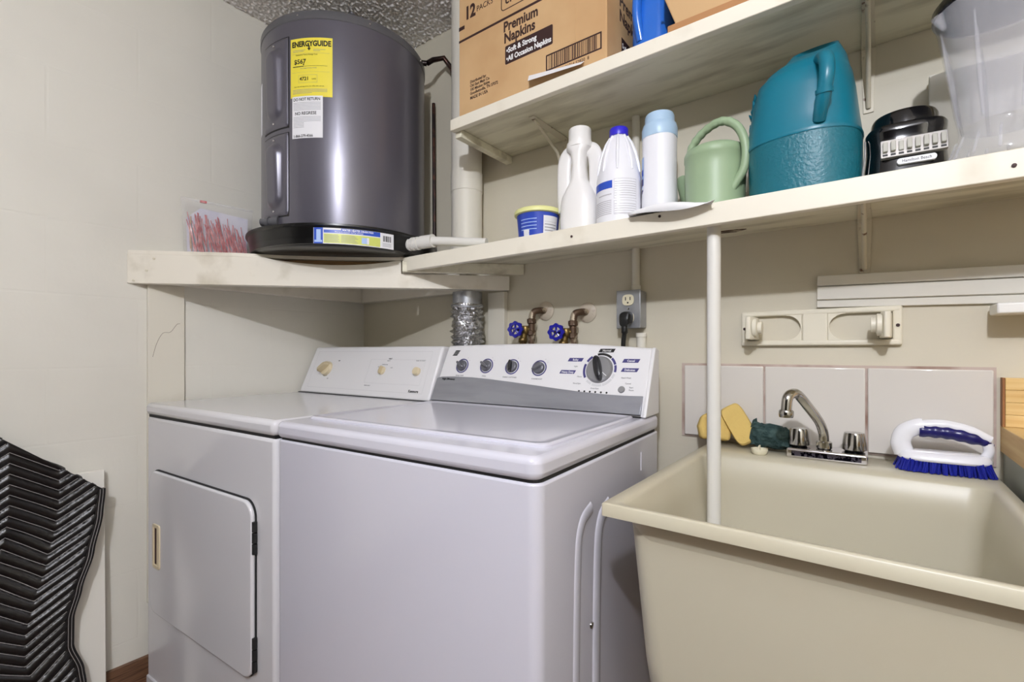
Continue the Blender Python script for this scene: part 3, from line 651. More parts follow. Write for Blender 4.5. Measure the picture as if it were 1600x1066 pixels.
# ================================================================== SINK
RZ = .8364; SX0, SX1, SY0 = 1.4405, 1.944, -.630
sk = thing('utility_sink', ((SX0+SX1)/2, -.32, 0), 0, 'cream plastic laundry sink to the right of the washer', 'sink')
ox, oy = -(SX0+SX1)/2, .32
def L2(pl, z): return [Vector((x+ox, y+oy, z)) for x, y in pl]
rim_o = rrect(SX0, SX1, SY0, -.0105, .004, 6)
def skin(a, b, c_, d, r, z): return L2(rrect(a, b, c_, d, r, 6), z)
basin = [skin(SX0, SX1, SY0, -.0105, .003, RZ-.019), skin(SX0, SX1, SY0, -.0105, .003, RZ-.002), skin(SX0+.002, SX1-.002, SY0+.002, -.0125, .003, RZ),
         skin(SX0+.022, SX1-.018, SY0+.009, -.165, .022, RZ), skin(SX0+.028, SX1-.024, SY0+.013, -.171, .026, RZ-.006), skin(SX0+.036, SX1-.034, SY0+.031, -.178, .032, RZ-.06),
         skin(SX0+.056, SX1-.054, SY0+.046, -.200, .045, .545), skin(SX0+.076, SX1-.076, SY0+.066, -.215, .05, .512)]
MB().rings(basin, True, False).add(L2(rrect(SX0+.076, SX1-.076, SY0+.066, -.215, .05, 6), .512), [tuple(range(28))]).build('basin', 'sink_cream', sk, True, 0, sharp=50)
outer = [skin(SX0+.026, SX1-.026, SY0+.026, -.10, .028, RZ-.0185), skin(SX0+.029, SX1-.029, SY0+.028, -.105, .030, RZ-.05), skin(SX0+.042, SX1-.042, SY0+.036, -.125, .04, .60), skin(SX0+.049, SX1-.049, SY0+.042, -.14, .045, .53), skin(SX0+.072, SX1-.072, SY0+.062, -.16, .05, .497)]
MB().rings(outer, True, False).add(L2(rrect(SX0+.072, SX1-.072, SY0+.062, -.16, .05, 6), .497), [tuple(range(28))]).build('tub_shell', 'sink_cream', sk, True, 0, sharp=50)
MB().rings([skin(SX0, SX1, SY0, -.0105, .003, RZ-.019), skin(SX0+.026, SX1-.026, SY0+.026, -.10, .028, RZ-.0185)], True, False).build('rim_underside', 'sink_cream', sk, False)
for x, y in ((SX0+.09, SY0+.07), (SX1-.09, SY0+.07), (SX0+.09, -.18), (SX1-.09, -.18)):
    MB().tube([(x+ox, y+oy, .001), (x+ox, y+oy, .52)], .018, 12).build('leg', 'sink_cream', sk)

tag(MB().lathe([(.0135, .516), (.0135, 1.3455)], (1.4985, -.224, 0), 24).build('support_pole', 'pvc'), 'white plastic pole standing in the sink up to the lower shelf', 'pole')

# faucet
fc = thing('faucet', (1.6865, -.070, RZ), 0, 'chrome two-handle faucet on the back of the sink', 'faucet')
MB().prism(rrect(-.070, .070, -.042, .030, .004, 4), .0003, .020, 'z').build('base', 'chrome_bright', fc, True, .004)
MB().box(-.060, .060, -.0428, -.0415, .005, .015).build('inlay', 'chrome_dark', fc, False)
for sx in (-.051, .047):
    m_ = MB(); n = 40
    def kr(r, z, am): return [Vector((sx+(r+am*abs(math.cos(2.5*t))**.7-am)*math.cos(t), (r+am*abs(math.cos(2.5*t))**.7-am)*math.sin(t), z)) for t in [2*PI*i/n for i in range(n)]]
    m_.rings([kr(.016, .0202, 0), kr(.022, .024, .001), kr(.022, .030, .003), kr(.0195, .054, .004), kr(.0175, .058, .002)])
    m_.build('handle', 'chrome', fc, True, 0, sharp=30)
MB().lathe([(.0125, .0202), (.0145, .022), (.0145, .034), (.011, .037)], (-.004, -.008, 0), 24).build('collar', 'chrome', fc)
sp = [(-.004, -.008, .030), (-.005, -.010, .052), (-.012, -.022, .078), (-.028, -.046, .108), (-.044, -.072, .135), (-.053, -.088, .139), (-.060, -.100, .130), (-.062, -.104, .105)]
MB().tube(catmull(sp, 8), [.0095]*20+[.0098]*37, 16).build('spout', 'chrome', fc)
MB().lathe([(.0125, -.008), (.0135, -.004), (.0135, .004), (.0115, .007)], (-.062, -.104, .100), 20).build('aerator', 'chrome', fc)

# sponges, scouring pad, stopper
def sponge(x, y, z, rx, ry, rz, w, h, d, label):
    t = MB().rings([[Vector((a*w*s1, b*h*s1, zz)) for a, b in sellipse(1, 1, 5, 28)] for s1, zz in ((.93, -d), (1, -d*.7), (1, d*.7), (.93, d))]).build('sponge', 'sponge')
    t.location = (x, y, z); t.rotation_euler = (rx, ry, rz); return tag(t, label, 'sponge', 'yellow sponges at the sink')
def half_sponge(x, y, z, label):
    pl = [(-.036, -.025), (.030, -.030), (.036, -.005), (.024, .028), (-.008, .040), (-.030, .030), (-.040, .005)]
    t = MB().prism(pl, -.014, .014, 'y').build('sponge', 'sponge', None, True, .007, 3); t.location = (x, y, z); t.rotation_euler = (math.radians(-14), 0, math.radians(28))
    return tag(t, label, 'sponge', 'yellow sponges at the sink')
half_sponge(1.4605, -.062, RZ+.040, 'rounded yellow sponge leaning left of the white pole')
sponge(1.513, -.066, RZ+.0475, math.radians(72), math.radians(0), math.radians(8), .0245, .048, .0125, 'upright yellow sponge leaning right of the white pole')
o = bpy.data.objects['sponge.001']; o.rotation_euler = Matrix.Rotation(math.radians(14), 3, 'Z').to_4x4().to_3x3().to_euler(); 
o.matrix_world = Matrix.Translation((1.513, -.055, RZ+.053)) @ Matrix.Rotation(math.radians(12), 4, 'Z') @ Matrix.Rotation(math.radians(-30), 4, 'Y') @ Matrix.Rotation(math.radians(75), 4, 'X')
m_ = MB(); nx, ny = 26, 16; rnd = random.Random(9); vs = []
def padz(i, j): 
    u, v = i/nx*2-1, j/ny*2-1
    return max(0, (1-abs(u)**3)*(1-abs(v)**3))
sp_o = bpy.data.meshes.new('scouring_pad'); bm = bmesh.new(); bmesh.ops.create_icosphere(bm, subdivisions=4, radius=1)
from mathutils import noise
for v in bm.verts:
    p = v.co.copy(); n1 = noise.noise(p*2.3+Vector((3, 1, 7))); n2 = noise.noise(p*5.5)
    sx = math.copysign(abs(p.x)**.55, p.x); sz = math.copysign(abs(p.z)**.6, p.z); sy = math.copysign(abs(p.y)**.7, p.y)
    hh = 1.0+.35*(-sx)*(.5 if sx < 0 else .25)
    v.co = Vector((sx*.045+n2*.005, sy*.024+n1*.008, sz*.024*hh+n1*.008+n2*.005+(.012 if sx < -.85 and sz > .5 else 0)))
bm.to_mesh(sp_o); bm.free(); sp_o.materials.append(MATS['scour']); o = bpy.data.objects.new('scouring_pad', sp_o); COL.objects.link(o)
o.location = (1.582, -.058, RZ+.032); o.rotation_euler = (0, math.radians(6), math.radians(-4)); tag(o, 'crumpled dark green scouring pad beside the faucet', 'scouring pad')
stp = thing('drain_stopper', (1.5665, -.118, RZ), 0, 'small cream drain stopper in front of the scouring pad', 'stopper')
MB().lathe([(.012, .0004), (.0145, .003), (.0165, .010), (.0165, .013), (.013, .012), (.012, .008), (.0005, .008)], n=28).build('plug', 'stopper', stp)
box('tab', -.0015, .0015, -.007, .007, .007, .020, 'stopper', stp, .001)

# scrub brush
bs = thing('scrub_brush', (1.868, -.088, RZ), math.radians(3), 'white scrub brush with blue bristles and blue grip by the tiles', 'brush')
bl = MB(); rnd = random.Random(2)
for i in range(44):
    for j in range(10):
        x = -.060+.120*i/43; y = -.026+.052*j/9
        if (x/.066)**4+(y/.029)**4 > 1: continue
        ex = x*1.10+rnd.uniform(-.004, .004); ey = y*1.12+rnd.uniform(-.004, .004); e0 = .0006+rnd.uniform(0, .002)
        bl.tube([(x, y, .026), ((x+ex)/2, (y+ey)/2, .013), (ex, ey, e0)], [.0015, .0016, .0017], 4)
b_ = bl.build('bristles', 'brush_blue', bs); b_['kind'] = 'stuff'
MB().rings([[Vector((a*w, b*d, z)) for a, b in sellipse(1, 1, 3, 36)] for w, d, z in ((.063, .030, .022), (.066, .032, .025), (.066, .031, .030), (.062, .026, .036), (.058, .020, .038))]).build('block', 'brush_white', bs)
MB().tube(catmull([(-.056, 0, .030), (-.061, 0, .050), (-.055, 0, .070), (-.038, 0, .081), (-.028, 0, .083)], 8), [.014]*9+[.0135]*24, 16, flat=1.15).build('handle_post', 'brush_white', bs)
MB().tube(catmull([(-.034, 0, .0845), (0, 0, .0875), (.035, 0, .080), (.064, 0, .066)], 8), [.0105]*18+[.010-.0004*i for i in range(7)], 14).build('handle_top', 'brush_white', bs)
gr = catmull([(-.034, -.003, .0755), (-.012, -.004, .0755), (.008, -.004, .0745), (.030, -.003, .0705), (.052, -.002, .0635), (.067, -.001, .056)], 8)
MB().tube(gr, [.0118+.0008*math.sin(i*.95) - (.0001*max(0, i-26)*6) for i in range(len(gr))], 14).build('grip', 'grip_blue', bs)
MB().tube(catmull([(.058, 0, .034), (.062, 0, .046), (.060, 0, .060)], 6), .008, 12).build('handle_post', 'brush_white', bs)

# ================================================================== WALL FITTINGS ABOVE THE SINK
th_ = thing('towel_holder', (1.6613, 0, 1.1155), 0, 'cream wall-mounted paper towel holder above the tiles', 'towel holder')
o1 = rrect(-.152, .152, -.0425, .0425, .014, 6)
def stadium(x0, x1, r, n): 
    out = []
    return rrect(x0, x1, -r, r, r*.98, n)
# plate with two oval windows: built as strips around the windows
box('plate', -.150, .150, -.013, -.0006, -.041, -.0285, 'holder', th_, .004)
box('plate', -.150, .150, -.013, -.0006, .0285, .041, 'holder', th_, .004)
for x0, x1 in ((-.152, -.138), (-.026, .024), (.136, .152)): box('plate', x0, x1, -.0125, -.0007, -.041, .041, 'holder', th_, .004)
for cx_, sg in ((-.028, -1), (.026, 1)):
    # rounded window ends
    n = 12; arcp = [(cx_+sg*(.028-.028*math.cos(math.radians(a))), .0285*math.sin(math.radians(a))) for a in [-90+180*i/n for i in range(n+1)]]
    poly = [(cx_-sg*.002, -.0295), (cx_+sg*.030, -.0295)]+[(cx_+sg*(.030-.030*math.cos(math.radians(a))), .0285*math.sin(math.radians(a))) for a in [-90+180*i/n for i in range(n+1)]]+[(cx_+sg*.030, .0295), (cx_-sg*.002, .0295)]
    MB().prism(poly, -.0123, -.0008, 'y').build('window_end', 'holder', th_, True, .001)
for sg in (-1, 1):
    xa = sg*.136
    ar = MB().prism([(xa, -.0005), (xa-sg*.004, -.072), (xa-sg*.014, -.075), (xa-sg*.020, -.062), (xa-sg*.022, -.0005)], -.0265, .0265, 'z').build('arm', 'holder', th_, True, .003)
    MB().lathe([(.0225, 0), (.0225, .008), (.015, .010), (.015, .018), (.0005, .019)], n=28, M=frame((xa-sg*.018, -.052, 0), (0, 1, 0), (0, 0, 1), (-sg, 0, 0))).build('roll_hub', 'holder', ar)
    MB().lathe([(.0035, 0), (.0035, .0008)], n=12, M=front(sg*.1445, -.0128, 0)).build('screw', 'ink_brown', th_)
sw = thing('wall_strip', (1.6656, 0, 0), 0, 'long grooved white plastic strip on the wall above the towel holder', 'trim strip')
Tm = Matrix.Rotation(math.radians(1.6), 4, 'Y')
for z0, z1, d in ((1.2075, 1.2299, .014), (1.177, 1.2055, .011), (1.1595, 1.175, .008)):
    MB().box(0, .86, -d, -.0006, z0-1.2299, z1-1.2299, Matrix.Translation((0, 0, 1.2299)) @ Tm).build('slat', 'strip_white', sw, True, .0015)
MB().box(0, .86, -.005, -.0006, -.066, -.004, Matrix.Translation((0, 0, 1.2299)) @ Tm).build('backing', 'strip_white', sw, False)
ss = thing('small_shelf', (1.94, 0, 1.128), 0, 'small white wall ledge at the right edge of the photo', 'ledge')
box('ledge', 0, .20, -.085, -.016, 0, .019, 'dish_white', ss, .003)
box('back_plate', .004, .196, -.0155, -.0006, .002, .016, 'dish_white', ss, .001)
# pine counter beside the sink
pc = thing('pine_counter', (1.957, 0, 0), 0, 'pale pine counter with backsplash standing right of the sink', 'counter')
for k in range(4):
    box('backsplash_board', 0.004, .70, -.018, -.0006, .9206+.0229*k, .9432+.0229*k, 'pine', pc, .0012)
box('end_strip', 0, .0035, -.0185, -.0006, .9206, 1.0120, 'pine_dark', pc, .0005)
box('worktop', 0, .70, -.36, -.0006, .872, .9203, 'pine', pc, .0015)
box('side_panel', .004, .69, -.35, -.0006, .0008, .8715, 'cab_green', pc, .002)

# ================================================================== THINGS ON THE UPPER SHELF
Z2 = 1.7366
nb = thing('napkin_box', (0, 0, 0), 0, 'large brown cardboard carton of napkins on the upper shelf', 'box')
bx0, bx1, by0, by1, bz1 = .806, 1.272, -.2595, -.025, 2.12
box('carton', bx0, bx1, by0, by1, Z2+.0006, bz1, 'cardboard', nb, .003)
Yt = by0-.0002
def rect(x0, x1, z0, z1, m, h=.0004, r=0, nm='print'):
    pl = rrect(x0, x1, z0, z1, r, 4) if r else [(x0, z0), (x1, z0), (x1, z1), (x0, z1)]
    return MB().prism(pl, by0-h, by0+.0004, 'y').build(nm, m, nb, False)
text('lettering', 'Premium', .0375, front(.969, Yt, 1.921), 'ink_brown', nb, bold=.0011, squeeze=.82)
text('lettering', 'Napkins', .0375, front(.971, Yt, 1.890), 'ink_brown', nb, bold=.0011, squeeze=.82)
rect(.806, 1.105, 1.9535, 1.9600, 'ink_brown'); rect(.806, .8275, 1.988, 1.9985, 'ink_brown')
rect(.975, 1.125, 1.831, 1.8805, 'ink_brown', r=.004)
text('lettering', '\u2022Soft & Strong', .0195, front(.979, Yt-.0004, 1.8605), 'ink_white', nb, bold=.0006, squeeze=.86)
text('lettering', '\u2022All Occasion Napkins', .0195, front(.979, Yt-.0004, 1.8385), 'ink_white', nb, bold=.0006, squeeze=.80)
text('lettering', '12', .050, front(.829, Yt, 2.012), 'ink_brown', nb, bold=.002, squeeze=.8)
text('lettering', 'PACKS', .022, front(.873, Yt, 2.018), 'ink_brown', nb, squeeze=.9)
text('lettering', 'true', .050, front(.972, Yt, 1.994), 'ink_brown', nb, squeeze=.95)
o_ = ringframe(.961, 1.075, 1.979, 2.06, .01, .0022, Yt-.0003, Yt+.0003).build('print', 'ink_brown', nb, False)
for k, (s_, z_) in enumerate((('Distributed by:', 1.8235), ('Old East Main Co.', 1.8125), ('100 Mission Ridge', 1.8015), ('Goodlettsville, TN 37072', 1.7905), ('MADE IN USA', 1.7775))):
    text('lettering', s_, .0115 if k < 4 else .0125, front(.849, Yt, z_), 'ink_brown', nb, bold=.0002, squeeze=.85)
bo = ringframe(1.105, 1.259, 1.7675, 1.8085, .001, .0035, Yt-.0003, Yt+.0003).build('print', 'ink_brown', nb, False)
x = 1.113; rnd = random.Random(4)
bars = MB()
while x < 1.247:
    w = rnd.choice((.0008, .0013, .0013, .0022, .003)); bars.box(x, x+w, by0-.0004, by0, 1.7715, 1.8045); x += w+rnd.choice((.0009, .0012, .002, .0028))
bars.build('bar_code_bars', 'ink_brown', nb, False)
text('lettering', '0  36714 52820  8', .0115, front(1.150, Yt, 1.7555), 'ink_brown', nb, squeeze=.9)
sd = frame((bx1+.0002, 0, 0), (0, 1, 0), (0, 0, 1), (1, 0, 0))
def side_rect(y0, y1, z0, z1): return MB().box(bx1, bx1+.0004, y0, y1, z0, z1).build('print', 'ink_brown', nb, False)
side_rect(-.178, -.06, 1.770, 1.832)
text('lettering', 'Napkins', .040, sd @ Matrix.Translation((-.19, 1.868, 0)), 'ink_brown', nb, bold=.0009)
text('lettering', 'Premium', .040, sd @ Matrix.Translation((-.19, 1.905, 0)), 'ink_brown', nb, bold=.0009)
text('lettering', 'Soft & Strong', .018, sd @ Matrix.Translation((-.175, 1.808, .0004)), 'ink_white', nb)
box('tape_flap', 1.175, 1.190, by0-.0006, by0, 1.812, 2.118, 'cardboard', nb, 0)
pp = MB().add([(1.052, -.262, Z2+.034), (1.064, -.285, Z2+.004), (1.215, -.282, Z2+.003), (1.215, -.262, Z2+.014), (1.20, -.2605, Z2+.022)], [(0, 1, 2, 3, 4)])
pp = MB()
for k in range(2):
    d = .0006*k
    pp.add([(1.055, -.263-d, Z2+.0365), (1.066, -.284-d, Z2+.010), (1.215, -.279-d, Z2+.001), (1.215, -.2625-d, Z2+.016)], [(0, 1, 2, 3)])
pp.add(pp.v[:], [(0, 4, 5, 1), (1, 5, 6, 2), (2, 6, 7, 3), (3, 7, 4, 0)])
tag(pp.build('paper_sheet', 'paper', None, False), 'white paper slip sticking out below the napkin box', 'paper')
jg = thing('detergent_jug', (1.345, -.115, Z2+.0005), 0, 'bright blue plastic jug behind the napkin box', 'jug')
MB().rings([[Vector((a*w, b*d, z)) for a, b in sellipse(1, 1, 3, 36)] for w, d, z in ((.048, .07, 0), (.054, .078, .006), (.055, .08, .12), (.052, .075, .19), (.035, .045, .235), (.022, .022, .25), (.022, .022, .27))]).build('body', 'jug_blue', jg)
MB().lathe([(.026, .27), (.027, .275), (.026, .305), (.001, .307)], n=28).build('cap', 'cap_ltblue', jg)
MB().tube(catmull([(-.02, -.070, .06), (-.025, -.084, .12), (-.02, -.080, .18), (-.005, -.045, .225)], 6), .011, 12).build('handle', 'jug_blue', jg)
ft = tag(box('cardboard_sheet', 1.415, 1.96, -.266, -.03, Z2+.0005, Z2+.016, 'cardboard_in', None, .002), 'flat cardboard layer under the second carton on the upper shelf', 'cardboard')
cb = thing('carton', (1.70, -.14, Z2+.0165), 0, 'second brown carton right of the blue jug on the upper shelf', 'box')
MB().rings([[Vector((x, y, z)) for x, y in rrect(-.27-e, .25+e, -.115, .11, .003, 3)] for e, z in ((0, .0), (.028, .075), (.028, .20))]).build('body', 'cardboard', cb, True, .001)
MB().box(-.303, .28, -.117, -.1152, .072, .078).build('rim_strip', 'cardboard_in', cb, False)
MB().box(-.045, -.040, -.1162, -.1150, .002, .072).build('flap_seam', 'ink_brown', cb, False)

# ================================================================== THINGS ON THE LOWER SHELF
Z1 = 1.3600
tb = thing('plastic_tub', (1.018, -.165, Z1), 0, 'small blue plastic tub with pale yellow lid on the lower shelf', 'tub')
MB().lathe([(.050, 0), (.053, .002), (.060, .082), (.0605, .084)], n=48).build('cup', 'tub_blue', tb)
MB().lathe([(.0605, .076), (.066, .078), (.0665, .086), (.064, .090), (.060, .0915), (.058, .0895), (.001, .0895)], n=48).build('lid', 'tub_lid', tb)
def cyl_patch(name, R0, R1, z0, z1, a0, a1, m, parent, off=.0006, n=12, sx=1., sy=1.):
    vs = []; fs = []
    for i in range(n+1):
        a = math.radians(a0+(a1-a0)*i/n)
        for (r, z) in ((R0+off, z0), (R1+off, z1), (R0-.0004, z0), (R1-.0004, z1)): vs.append((sx*r*math.cos(a), sy*r*math.sin(a), z))
    for i in range(n):
        a = 4*i; b = a+4; fs += [(a, b, b+1, a+1), (a+2, a+3, b+3, b+2), (a, a+2, b+2, b), (a+1, b+1, b+3, a+3)]
    return MB().add(vs, fs).build(name, m, parent, True, sharp=60)
pl_ = cyl_patch('info_label', .0537, .0588, .012, .066, -42, 5, 'sticker_white', tb)
for k in range(6): cyl_patch('print', .0545+.0006*k, .0546+.0006*k, .018+.008*k, .020+.008*k, -38, 0, 'ink_grey', pl_, .001)
for k in range(4): cyl_patch('print', .0553+.0006*k, .0554+.0006*k, .030+.009*k, .032+.009*k, -110, -60, 'label_lblue', tb, .0008)
cyl_patch('bar_code', .0540, .0560, .012, .030, -100, -82, 'sticker_white', tb, .0008)

# liquid detergent bottle with two finger openings
db = thing('detergent_bottle', (1.146, -.158, Z1), math.radians(8), 'white detergent bottle with open side handles next to the blue tub', 'bottle')
MB().rings([[Vector((a*w, b*d, z)) for a, b in sellipse(1, 1, 2.6, 40)] for w, d, z in ((.046, .036, 0), (.050, .040, .004), (.051, .041, .05), (.051, .040, .085), (.046, .038, .108), (.035, .034, .128), (.022, .030, .150), (.017, .028, .19), (.022, .030, .222), (.034, .032, .234), (.033, .031, .243), (.022, .022, .246))]).build('body', 'plastic_ivory', db)
for sg in (-1, 1):
    MB().tube(catmull([(sg*.018, 0, .233), (sg*.034, 0, .226), (sg*.043, 0, .205), (sg*.0450, 0, .16), (sg*.0445, 0, .11), (sg*.042, 0, .075)], 8), .0065, 16, flat=3.0).build('handle', 'plastic_ivory', db)
MB().lathe([(.034, .236), (.035, .240), (.0345, .248), (.0300, .250), (.0295, .284), (.0275, .287), (.001, .2875)], n=40).build('cap', 'plastic_ivory', db)
cyl_patch('leaf_label', .0525, .0525, .03, .075, -165, -150, 'can_green', db, .0012, 6, 1, .82)

# bleach jug
bj = thing('bleach_jug', (1.2605, -.168, Z1), 0, 'white bleach jug with dark blue cap and printed label', 'bottle')
MB().lathe([(.050, 0), (.0535, .004), (.0545, .012), (.0545, .122), (.052, .135), (.049, .146), (.042, .180), (.031, .212), (.022, .228), (.0195, .232), (.0195, .24)], n=48).build('body', 'plastic_white', bj)
for a_ in (-70, -112, -28, 10, -150, 60, 120):
    a = math.radians(a_); MB().tube([Vector((r*math.cos(a), r*math.sin(a), z)) for r, z in ((.0515, .138), (.0475, .158), (.040, .188), (.030, .214), (.021, .231))], [.002, .0045, .005, .0045, .003], 8).build('shoulder_ridge', 'plastic_white', bj)
MB().lathe([(.0225, .233), (.0230, .236), (.0228, .250), (.021, .2525), (.001, .2525)], n=36).build('cap', 'cap_blue', bj)
cyl_patch('blue_band', .0545, .0545, .092, .110, -170, -82, 'ink_blue', bj, .0007, 20)
for k in range(8): cyl_patch('print', .0545, .0545, .030+.0045*k, .0318+.0045*k, -140, -84, 'ink_pale', bj, .0005, 10)
cyl_patch('print', .0545, .0545, .076, .0785, -125, -84, 'ink_pale', bj, .0006, 10)
for k in range(7): 
    cyl_patch('print', .0545, .0545, .072+.0055*k, .0733+.0055*k, -76, -20, 'ink_pale', bj, .0005, 12)
    if k < 5: cyl_patch('print', .0545, .0545, .030+.0055*k, .0313+.0055*k, -76, -20, 'ink_pale', bj, .0005, 12)
for z0, z1 in ((.028, .060), (.066, .112)):
    for a_ in (-78, -19): cyl_patch('print', .0545, .0545, z0, z1, a_, a_+.8, 'ink_pale', bj, .0005, 2)
    for z_ in (z0, z1): cyl_patch('print', .0545, .0545, z_, z_+.0007, -78, -18, 'ink_pale', bj, .0006, 12)

# fabric softener bottle
fb = thing('softener_bottle', (1.355, -.145, Z1), 0, 'tall white softener bottle with pale blue cap', 'bottle')
MB().rings([[Vector((a*w, b*d, z)) for a, b in sellipse(1, 1, 2.3, 44)] for w, d, z in ((.036, .036, 0), (.040, .040, .005), (.0405, .0405, .06), (.0385, .0385, .12), (.0385, .0385, .17), (.0395, .0395, .205), (.0385, .0385, .212), (.03, .03, .216))]).build('body', 'plastic_white', fb)
MB().lathe([(.0405, .210), (.0412, .212), (.0412, .232), (.0385, .242), (.0345, .245), (.0340, .262), (.032, .267), (.029, .2685), (.001, .2685)], n=44).build('cap', 'cap_ltblue', fb)
fl = cyl_patch('front_label', .0402, .0402, .030, .165, -200, -132, 'label_lblue', fb, .0008, 14)
for z_, h_ in ((.040, .016), (.066, .022), (.098, .016), (.122, .014)): cyl_patch('print', .0402, .0402, z_, z_+h_, -165, -135, 'ink_purple' if z_ < .1 else 'label_blue', fl, .0013, 8)
cyl_patch('print', .0402, .0402, .030, .040, -200, -132, 'label_blue', fl, .0012, 12); cyl_patch('print', .0402, .0402, .055, .062, -180, -136, 'sticker_white', fl, .0012, 8)

# small sage watering can
wc_ = thing('watering_can', (1.4835, -.155, Z1), 0, 'small sage green watering can with arched handle', 'watering can', 'watering cans on the lower shelf')
MB().lathe([(.063, 0), (.066, .002), (.066, .014), (.063, .016), (.0625, .02), (.061, .028), (.0635, .10), (.063, .124), (.0645, .126), (.0645, .138), (.062, .144), (.052, .150), (.050, .146), (.050, .06), (.001, .055)], n=56).build('body', 'can_green', wc_)
hp = catmull([(-.052, -.01, .130), (-.044, -.016, .162), (-.016, -.024, .186), (.022, -.034, .194), (.053, -.036, .174), (.069, -.036, .132), (.066, -.034, .085), (.043, -.033, .046)], 10)
MB().tube(hp, [.0088+(.0007*math.sin(i*1.5) if 8 < i < 36 else 0) for i in range(len(hp))], 14).build('handle', 'can_green', wc_)
MB().tube(catmull([(-.045, .030, .030), (-.070, .055, .060), (-.090, .074, .105), (-.097, .080, .130)], 8), [.022-.0004*i for i in range(25)], 16).build('spout', 'can_green', wc_)
tag(MB().tube([(1.405, -.05, Z1+.007), (1.408, -.05, Z1+.12)], .006, 4).build('paper_tag', 'paper'), 'thin white strip between softener bottle and sage watering can', 'paper')
o = bpy.data.objects['paper_tag']; bpy.data.objects.remove(o)
# loose shelf paper curling over the lip
vs = []; fs = []; n = 12
for i in range(n+1):
    t = i/n; x = 1.33+.175*t
    bulge = math.sin(PI*t)
    vs += [(x, -.14, Z1+.0012), (x, -.268, Z1+.0012+.010*bulge), (x+.005, -.286-.012*bulge, Z1+.004-.012*t+.010*bulge), (x+.012, -.292-.010*bulge, Z1-.002-.018*t*bulge)]
for i in range(n):
    for j in range(3): a = 4*i+j; fs.append((a, a+4, a+5, a+1))
o = MB().add(vs, fs).build('shelf_paper', 'paper'); so = o.modifiers.new('thick', 'SOLIDIFY'); so.thickness = .0006
tag(o, 'curled white shelf paper lifting at the front below the sage watering can', 'paper')

# big teal watering can
tc = thing('watering_can', (1.651, -.152, Z1), math.radians(-4), 'large teal plastic watering can with side handle', 'watering can', 'watering cans on the lower shelf')
def sec(w0, w1, d, z, e=2.5, tilt=0., yo=0.): 
    cx = (w0+w1)/2; return [Vector((cx+a*(w1-w0)/2, b*d+yo, z+tilt*b)) for a, b in sellipse(1, 1, e, 52)]
MB().rings([sec(-.086, .090, .078, 0), sec(-.094, .096, .086, .004), sec(-.096, .098, .088, .06), sec(-.097, .098, .088, .112)]).build('base', 'can_teal_rough', tc)
body = [sec(-.098, .099, .089, .110), sec(-.099, .100, .090, .114), sec(-.098, .098, .0885, .119), sec(-.096, .094, .086, .150), sec(-.087, .088, .082, .205), sec(-.079, .083, .077, .236), sec(-.074, .081, .074, .240), sec(-.064, .078, .069, .252, 2.5, .0), sec(-.048, .074, .055, .272, 2.4, .008), sec(-.030, .067, .041, .289, 2.3, .016), sec(-.018, .060, .0325, .3030, 2.2, .0215), sec(-.014, .056, .0285, .3025, 2.2, .020), sec(-.011, .053, .026, .290, 2.2, .018)]
MB().rings(body, True, False).build('body', 'can_teal', tc)
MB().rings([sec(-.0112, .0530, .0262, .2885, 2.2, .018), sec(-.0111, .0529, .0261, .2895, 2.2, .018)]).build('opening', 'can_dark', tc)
hp = catmull([(.034, -.054, .246), (.044, -.078, .242), (.053, -.100, .226), (.056, -.110, .200), (.053, -.108, .175), (.046, -.098, .147), (.040, -.082, .126)], 10)
MB().tube(hp, [.0105+.002*math.sin(PI*i/len(hp)) for i in range(len(hp))], 16).build('handle', 'can_teal', tc)
MB().tube([hp[43]+Vector((0, 0, .003)), hp[43]-Vector((0, -.002, .004))], .0142, 16).build('handle_band', 'can_teal', tc)
# raised leaf ornament up the left side
rnd = random.Random(8)
for k in range(9):
    z = .125+.014*k; a = math.radians(188+rnd.uniform(-10, 18)); rr = .094-.00055*max(0, (z-.15)*330)*.4
    c = Vector((rr*math.cos(a)*1.0, .084*math.sin(a), z)); d = Vector((rnd.uniform(-.3, .3), -.5, rnd.uniform(.2, 1))).normalized()
    MB().tube([c-d*.012, c, c+d*.014], [.001, .0055, .001], 8).build('leaf_relief', 'can_teal', tc)

# blender base
bb = thing('countertop_blender', (1.8105, -.122, Z1), math.radians(4), 'black blender base with a row of grey push buttons', 'blender')
def rsec(w, d, z, e=3.2, yo=0.): return [Vector((a*w, b*d+yo, z)) for a, b in sellipse(1, 1, e, 48)]
MB().rings([rsec(.060, .064, 0), rsec(.064, .068, .003), rsec(.063, .067, .012), rsec(.0605, .063, .030), rsec(.0575, .057, .060), rsec(.0575, .055, .078), rsec(.059, .057, .086), rsec(.0595, .057, .094), rsec(.057, .054, .098), rsec(.049, .048, .099, 2.2)]).build('housing', 'blender_black', bb)
MB().lathe([(.049, .097), (.051, .099), (.049, .116), (.046, .121), (.041, .122), (.039, .112), (.001, .112)], n=48).build('jar_collar', 'blender_black', bb)
Mf = frame((.006, -.0615, .056), (1, 0, 0), (0, .22, .975), (0, -.975, .22))
pn = MB().prism(rrect(-.046, .046, -.0150, .0150, .002, 3), -.006, .0022, 'z', Mf).build('button_panel', 'blender_silver', bb, True, .0008)
for k in range(8):
    x = -.0395+.0113*k; dz = (.0022, .003, -.0005, .003, .0022, .003, .0022, .003)[k]
    bt = MB().box(x-.0036, x+.0036, -.007, .009, .002, .0055+dz, Mf).build('button', 'button_grey', pn, True, .001)
    MB().box(x-.0036, x+.0036, -.0125, -.0095, .002, .0028, Mf).build('print', 'ink_black', pn, False)
Mb = frame((.010, -.0660, .0325), (1, 0, 0), (0, .13, .99), (0, -.99, .13))
